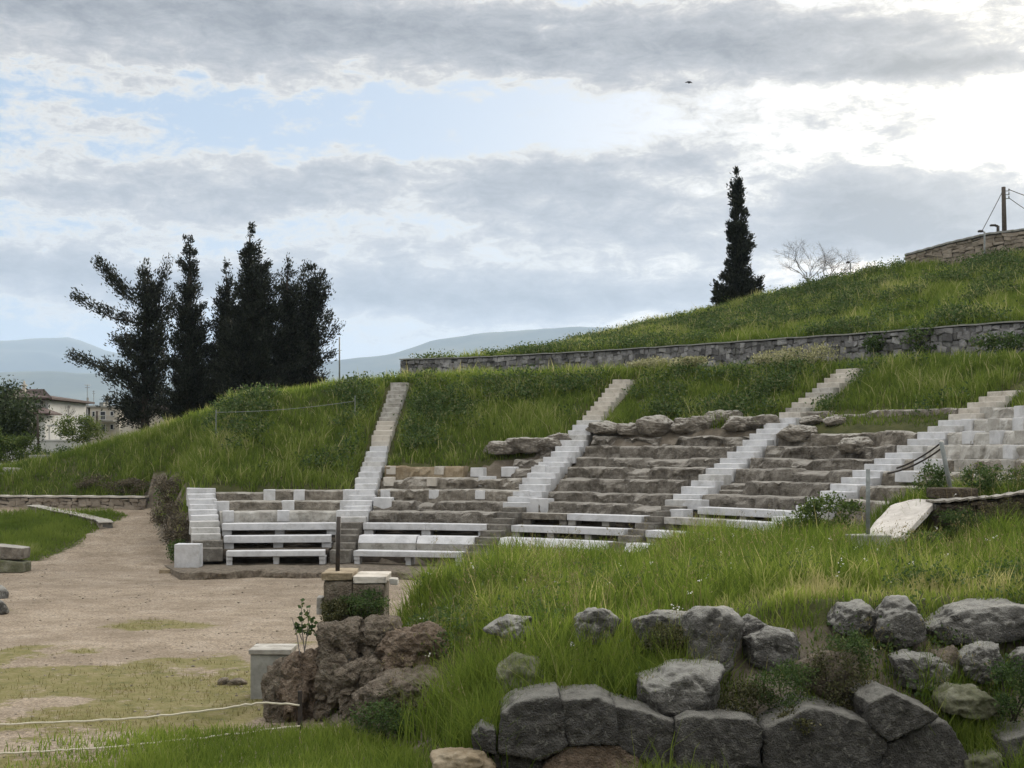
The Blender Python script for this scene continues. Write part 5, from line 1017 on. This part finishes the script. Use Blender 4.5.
# verge beside the path
x, y, r_ = cand(-26, -13.5, 44, 58, 170, 5); k = path_turf(x, y) > .45; x, y = x[k], y[k]; n1 = fbm2(x, y, 83, 3, .6)
grass('verge_grass', 'green grass verge left of the gravel path', np.stack([x, y, terrain(x, y)], 1), np.clip(.28+.2*n1, .08, .6)*r_.uniform(.6, 1.3, len(x))*sst(-14.8, -16.5, x), r_.uniform(.02, .045, len(x)), M['hillgrass'], 6, .7, .45+.4*n1)
# mound top and banks
x, y, r_ = cand(-3.2, 12.5, 15.5, 29.5, 620, 7); dS = dline(x, y, SIDE); k = left_in_mound(x, y); n1, n2 = fbm2(x, y, 84, 4, .55), fbm2(x, y, 86, 3, 2.)
vf = y-frontface(x)
k &= vf > .32
dens = np.clip(.72+.8*n1+.6*n2, .12, 1.)*(1-.5*sst(21, 23, y)*sst(-1, .3, x)*sst(7.4, 6, x)); rocky = (x < -.55-.1*(y-17)) & (y < 21.3) & (dS < 1.5); dens = np.where(rocky, .22, dens)
dens = np.where((x > 2.6) & (vf < 2.0), np.where(x > 6.7, .9, np.where((x > 6.0) | (x < 4.2), .3, .62)), dens)
yellow = sst(.5, 0, np.abs(vf-2.9-.5*n1)/1.6)*sst(1.4, 2.4, x)*sst(9, 5, x); k &= r_.random(len(x)) < dens
k &= ~((x > -2.85) & (x < -1.8) & (y > 20.4) & (y < 21.7)); k &= ~((x > 6.1) & (x < 7.8) & (y > 23.2) & (y < 26) & (r_.random(len(x)) < .85)); k &= ~((x > 7.5) & (y > 24.9) & (y < 25.8))
x, y, n1, n2, vf, yellow = x[k], y[k], n1[k], n2[k], vf[k], yellow[k]; z = terrain(x, y)
n3 = fbm2(x, y, 96, 3, 4.); H = .35+.2*n1+.18*n2+.1*n3; H += .22*sst(21, 24.5, y)*sst(2.2, 3.6, x)*sst(7, 5, x)+.33*np.exp(-((x+.2)/1.3)**2-((y-24.2)/1.6)**2)
H = np.where((vf < 2.2) & (x > -1.0) & (x < 2.5), H+.24, H); H = H*(1-.55*yellow); H = np.where((vf < 2.2) & (x >= 2.5), H*.62, H); H = np.where((x < -.5) & (y < 21.5), H*.6, H)
for bx, by in ((.15, 17.7), (1.1, 17.3), (1.9, 17.3), (.1, 16.5)): H = np.where((np.abs(x-bx) < .4) & (y > by-1.0) & (y < by+.1), H*.45, H)
tint = .40+.28*n1+.34*n2+.3*n3+.46*yellow+r_.normal(size=len(x))*.13-.22*sst(21.5, 24, y)*sst(2, 5, x)
Hh = np.clip(H, .07, .8)*r_.uniform(.5, 1.25, len(x)); tl = r_.random(len(x)) < .012; Hh[tl] *= 1.45; tint[tl] = .93
grass('mound_grass', 'long bright green grass growing over the foreground mound and its banks', np.stack([x, y, z-.02], 1), Hh, r_.uniform(.009, .02, len(x)), M['grass'], 8, .8, tint)
# coarse tall grass standing in clumps, densest along the back of the mound
x, y, r_ = cand(-2.4, 10.5, 16.1, 28., 420, 31); k = left_in_mound(x, y); vf = y-frontface(x); n1, n2 = fbm2(x, y, 97, 3, .8), fbm2(x, y, 98, 3, 2.4); dS = dline(x, y, SIDE)
pb = np.clip(sst(20.5, 22.8, y)*sst(-2.3, -1.4, x)*sst(7.4, 6., x)+1.3*sst(2.9, 1.8, vf)*sst(2.9, 2.2, x)*sst(-1.2, -.7, x)+.5*sst(7.2, 8.2, x)*sst(19, 21, y)*sst(24.6, 24.2, y)+.16, 0, 1)
k &= (vf > .4) & (dS > .25) & (r_.random(len(x)) < pb*np.clip(.45+1.3*n1+1.1*n2, 0, 1)) & ~((x > 6.0) & (x < 7.8) & (y > 23)) & ~((x > 7) & (y > 24.8)) & ~((x < -.9) & (y < 21.6)) & ~((x > 2.7) & (vf < 3.6))
for bx, by in ((.15, 17.7), (1.1, 17.3), (1.9, 17.3), (.1, 16.5)): k &= ~((np.abs(x-bx) < .26) & (y > by-.7) & (y < by+.1))
x, y, n1, n2 = x[k], y[k], n1[k], n2[k]
grass('coarse_grass', 'coarse tall dark green grass in clumps on the mound', np.stack([x, y, terrain(x, y)-.02], 1), r_.uniform(.35, .8, len(x))*(.85+.5*n1), r_.uniform(.012, .026, len(x)), M['grass'], 32, .8, .2+.3*n2+r_.normal(size=len(x))*.14)
# tall clumps in the gaps of the wall front and along its foot
Cx = [(-.35, 16.3, .5), (-.15, 16.0, .35), (.3, 16.8, .4), (.9, 16.9, .6), (1.5, 16.8, .5), (2.0, 16.7, .45), (-.8, 17.3, .5), (1.2, 17.3, .5), (5.3, 16.2, .35), (5.6, 16.0, .35), (5.85, 15.6, .35), (1.55, 15.35, .3), (2.0, 15.3, .25), (5.2, 16.7, .3), (1.9, 17.2, .5), (.5, 17.3, .5), (-.4, 17.5, .5), (5.75, 17., .3)]
xs, ys, hs = [], [], []
r_ = np.random.default_rng(11)
for cx_, cy_, sp in Cx:
    m_ = int(420*sp/.4); xs += list(cx_+r_.normal(size=m_)*sp*.5); ys += list(cy_+r_.normal(size=m_)*sp*.35); hs += list(r_.uniform(.3, .85, m_))
xs, ys, hs = map(np.array, (xs, ys, hs)); hs = np.where(xs > 5, hs*.7, np.where(ys < 15.5, hs*.45, hs)); k = (ys > 15.25)
grass('tall_grass', 'tall grass tufts hanging between the stones of the foreground wall', np.stack([xs, ys, terrain(xs, ys)-.02], 1)[k], hs[k], r_.uniform(.008, .016, len(xs))[k], M['grass'], 12, .75, (.42+.2*fbm2(xs, ys, 87, 3, 1.2)+r_.normal(size=len(xs))*.13)[k])
# strip of grass at the near left
x, y, r_ = cand(-7.2, -.3, 14.6, 19.4, 800, 13); st2 = sst(19.2, 17.6, y+.35*fbm2(x, y, 31, 3, .9)-.06*(x+3))*sst(-6.6, -3.2, x+.5*fbm2(x, y, 33, 3, .8))
k = (r_.random(len(x)) < st2*1.3) & ~left_in_mound(x, y); x, y = x[k], y[k]; n1 = fbm2(x, y, 88, 3, .9)
grass('near_grass', 'thick green grass along the bottom edge, before the ropes', np.stack([x, y, terrain(x, y)-.02], 1), np.clip(.24+.14*n1, .08, .5)*r_.uniform(.5, 1.35, len(x))*(.5+.5*st2[k]), r_.uniform(.008, .018, len(x)), M['grass'], 14, .7, .45+.25*n1+r_.normal(size=len(x))*.12)
# short dry growth on the orchestra floor
x, y, r_ = cand(-9.5, .2, 16.2, 34, 170, 15); dp = .0+.72*sst(.15, .85, 1.7*fbm2(x, y, 41, 5, .4)+.75*sst(32, 24, y)*sst(-.5, -4.5, x)-.35*sst(30, 40, y)); nn = fbm2(x, y, 89, 4, 1.1)
k = (mound(x, y) < .02) & (r_.random(len(x)) < sst(.5, 1.05, dp+.6*nn)); x, y = x[k], y[k]
grass('short_grass', 'short yellowing grass in patches on the earth floor', np.stack([x, y, terrain(x, y)-.005], 1), r_.uniform(.03, .1, len(x)), r_.uniform(.008, .018, len(x)), M['drygrass'], 16, .9, np.clip(.3+.5*nn[k]+r_.normal(size=len(x))*.15, 0, 1), 1)
# broad leaves and seed stalks among the mound grass
x, y, r_ = cand(-2, 10.5, 16.4, 27.5, 16, 21); k = left_in_mound(x, y) & (y-frontface(x) > .5) & (fbm2(x, y, 92, 3, .7) > .05) & (dline(x, y, SIDE) > .8) & ~((x > 6) & (x < 7.9) & (y > 23)); x, y = x[k], y[k]
C = np.repeat(np.stack([x, y, terrain(x, y)+.2], 1), 26, 0)+r_.normal(size=(len(x)*26, 3))*(.1, .1, .09)
tag(leaves('mound_weeds', C, .055, M['weed'], None, None, .6, 22, np.random.default_rng(3).uniform(.2, .9, len(C)), 1., .5), 'small broad leaved weeds among the mound grass', 'weeds', kind='stuff')
x, y, r_ = cand(-1.8, 10.5, 15.9, 27.5, 13, 23); k = left_in_mound(x, y) & (y-frontface(x) > .4) & (fbm2(x, y, 93, 3, .6) > -.1) & ~((x > 6) & (x < 7.9) & (y > 23)); x, y = x[k], y[k]; z = terrain(x, y); hh = r_.uniform(.45, .85, len(x))
grass('seed_stalks', 'thin pale seed stalks standing above the mound grass', np.stack([x, y, z], 1), hh, np.full(len(x), .006), M['drygrass'], 24, .35, r_.uniform(.4, 1., len(x)))
C = np.repeat(np.stack([x, y, z+hh*.93], 1), 7, 0)+r_.normal(size=(len(x)*7, 3))*(.03, .03, .05); tag(leaves('seed_heads', C, .045, M['drygrass'], None, None, .25, 25, None, .6, 1.2), 'feathery pale grass seed heads over the mound', 'grass', kind='stuff')
# loose gravel on the floor
x, y, r_ = cand(-15.5, 1., 16.5, 47, 18, 26); k = (mound(x, y) < .01) & (np.hypot(x-CX, y-CY) < 15) & (path_turf(x, y) < .3) & (r_.random(len(x)) < .35+.9*fbm2(x, y, 94, 3, .5)); x, y = x[k], y[k]
v0, f0 = ico(1); sz = .008+.026*r_.random(len(x))**2; sc3 = np.stack([sz*r_.uniform(.7, 1.3, len(x)), sz*r_.uniform(.7, 1.3, len(x)), sz*.6], 1)
V = np.stack([x, y, terrain(x, y)+sz*.15], 1)[:, None]+v0[None]*sc3[:, None]*r_.uniform(.75, 1.2, (len(x), len(v0), 1)); T = (np.arange(len(x))[:, None, None]*len(v0)+f0[None]).reshape(-1, 3)
tag(mesh('gravel', V.reshape(-1, 3), T, M['pebble']), 'loose gravel and stone chips scattered over the earth floor', 'gravel', kind='stuff')
# flowers
def flowers(name, label, X, Y, lift, size, mat, seed, m_=7, spread=.03):
    r_ = np.random.default_rng(seed); C = np.stack([X, Y, terrain(X, Y)+lift], 1); C = np.repeat(C, m_, 0)+r_.normal(size=(len(C)*m_, 3))*spread
    tag(leaves(name, C, size, M[mat], None, None, .9, seed), label, 'flowers', kind='stuff')
x, y, r_ = cand(-1.5, 9, 16.6, 26, .55, 17); flowers('white_flowers', 'tiny white flowers dotted through the mound grass', x, y, r_.uniform(.3, .5, len(x)), .024, 'white_flower', 18, 5, .012)
# weeds in the wall gaps, as plants with small leaves
for i, (px, py, Y, rx, rz, nm) in enumerate([(735, 700, 16.35, .34, .26, 'low weedy plant at the left of the gap, above the wide dark block'), (785, 690, 16.4, .3, .28, 'weedy plant filling the gap above the biggest block, left part'), (838, 680, 16.5, .36, .34, 'tall weedy plant with pale flowers in the middle of the gap'), (850, 650, 16.9, .3, .22, 'weedy plant hanging over the pale boulder left of the pitted one'), (800, 720, 16.0, .2, .12, 'sprig of weeds on the shoulder of the biggest block'), (1012, 690, 16.2, .25, .3, 'weedy plant at the right edge below the broad boulder'), (668, 640, 17.3, .25, .15, 'small weed left of the upright boulder'), (385, 720, 17.6, .35, .22, 'grey green weeds on the low brown rock shelf'), (410, 700, 18., .3, .2, 'weeds at the right of the low brown rock shelf'), (365, 605, 20.45, .3, .17, 'ivy like weeds clinging to the face of the masonry pier'), (335, 612, 20.5, .18, .14, 'small weeds at the lower left of the masonry pier'), (962, 524, 24.9, .45, .2, 'weeds covering the left part of the earth wall face'), (1005, 518, 24.9, .4, .24, 'weeds covering the right part of the earth wall face'), (920, 541, 23.6, .35, .12, 'weeds along the lower edge of the tilted slab')]):
    shrub('weed_plant', nm, at(px, py, Y), (rx*1.2, .28, rz*1.2), 2600, .042, 'weed' if i % 2 else 'scrubweed', 'plant', 600+i, 'weeds growing in the ruin', 4, 26, .0)
t = thing('tall_weed', 'spindly weed with round leaves standing left of the masonry pier', 'plant', at(302, 655, 19.6)); r_ = np.random.default_rng(5); mb = MB(); Cs = []
for (x0, y0), (x1, y1) in (((305, 655), (301, 602)), ((304, 655), (309, 610)), ((300, 655), (291, 618)), ((302, 640), (298, 625)), ((306, 640), (313, 622))):
    a, b = at(x0, y0, 19.6), at(x1, y1, 19.6)+np.array((0, r_.uniform(-.1, .1), 0)); mb.tube([a, (a+b)/2+r_.normal(size=3)*.015, b], [.009, .007, .004], 5, False)
    if x1 != 291:
        for u in np.linspace(.45, 1, 6): Cs.append(a*(1-u)+b*u+r_.normal(size=(3, 3))*.035)
mb.build('stem', M['twig'], t); leaves('foliage', np.vstack(Cs), .075, M['weed'], t, None, .9, 6)
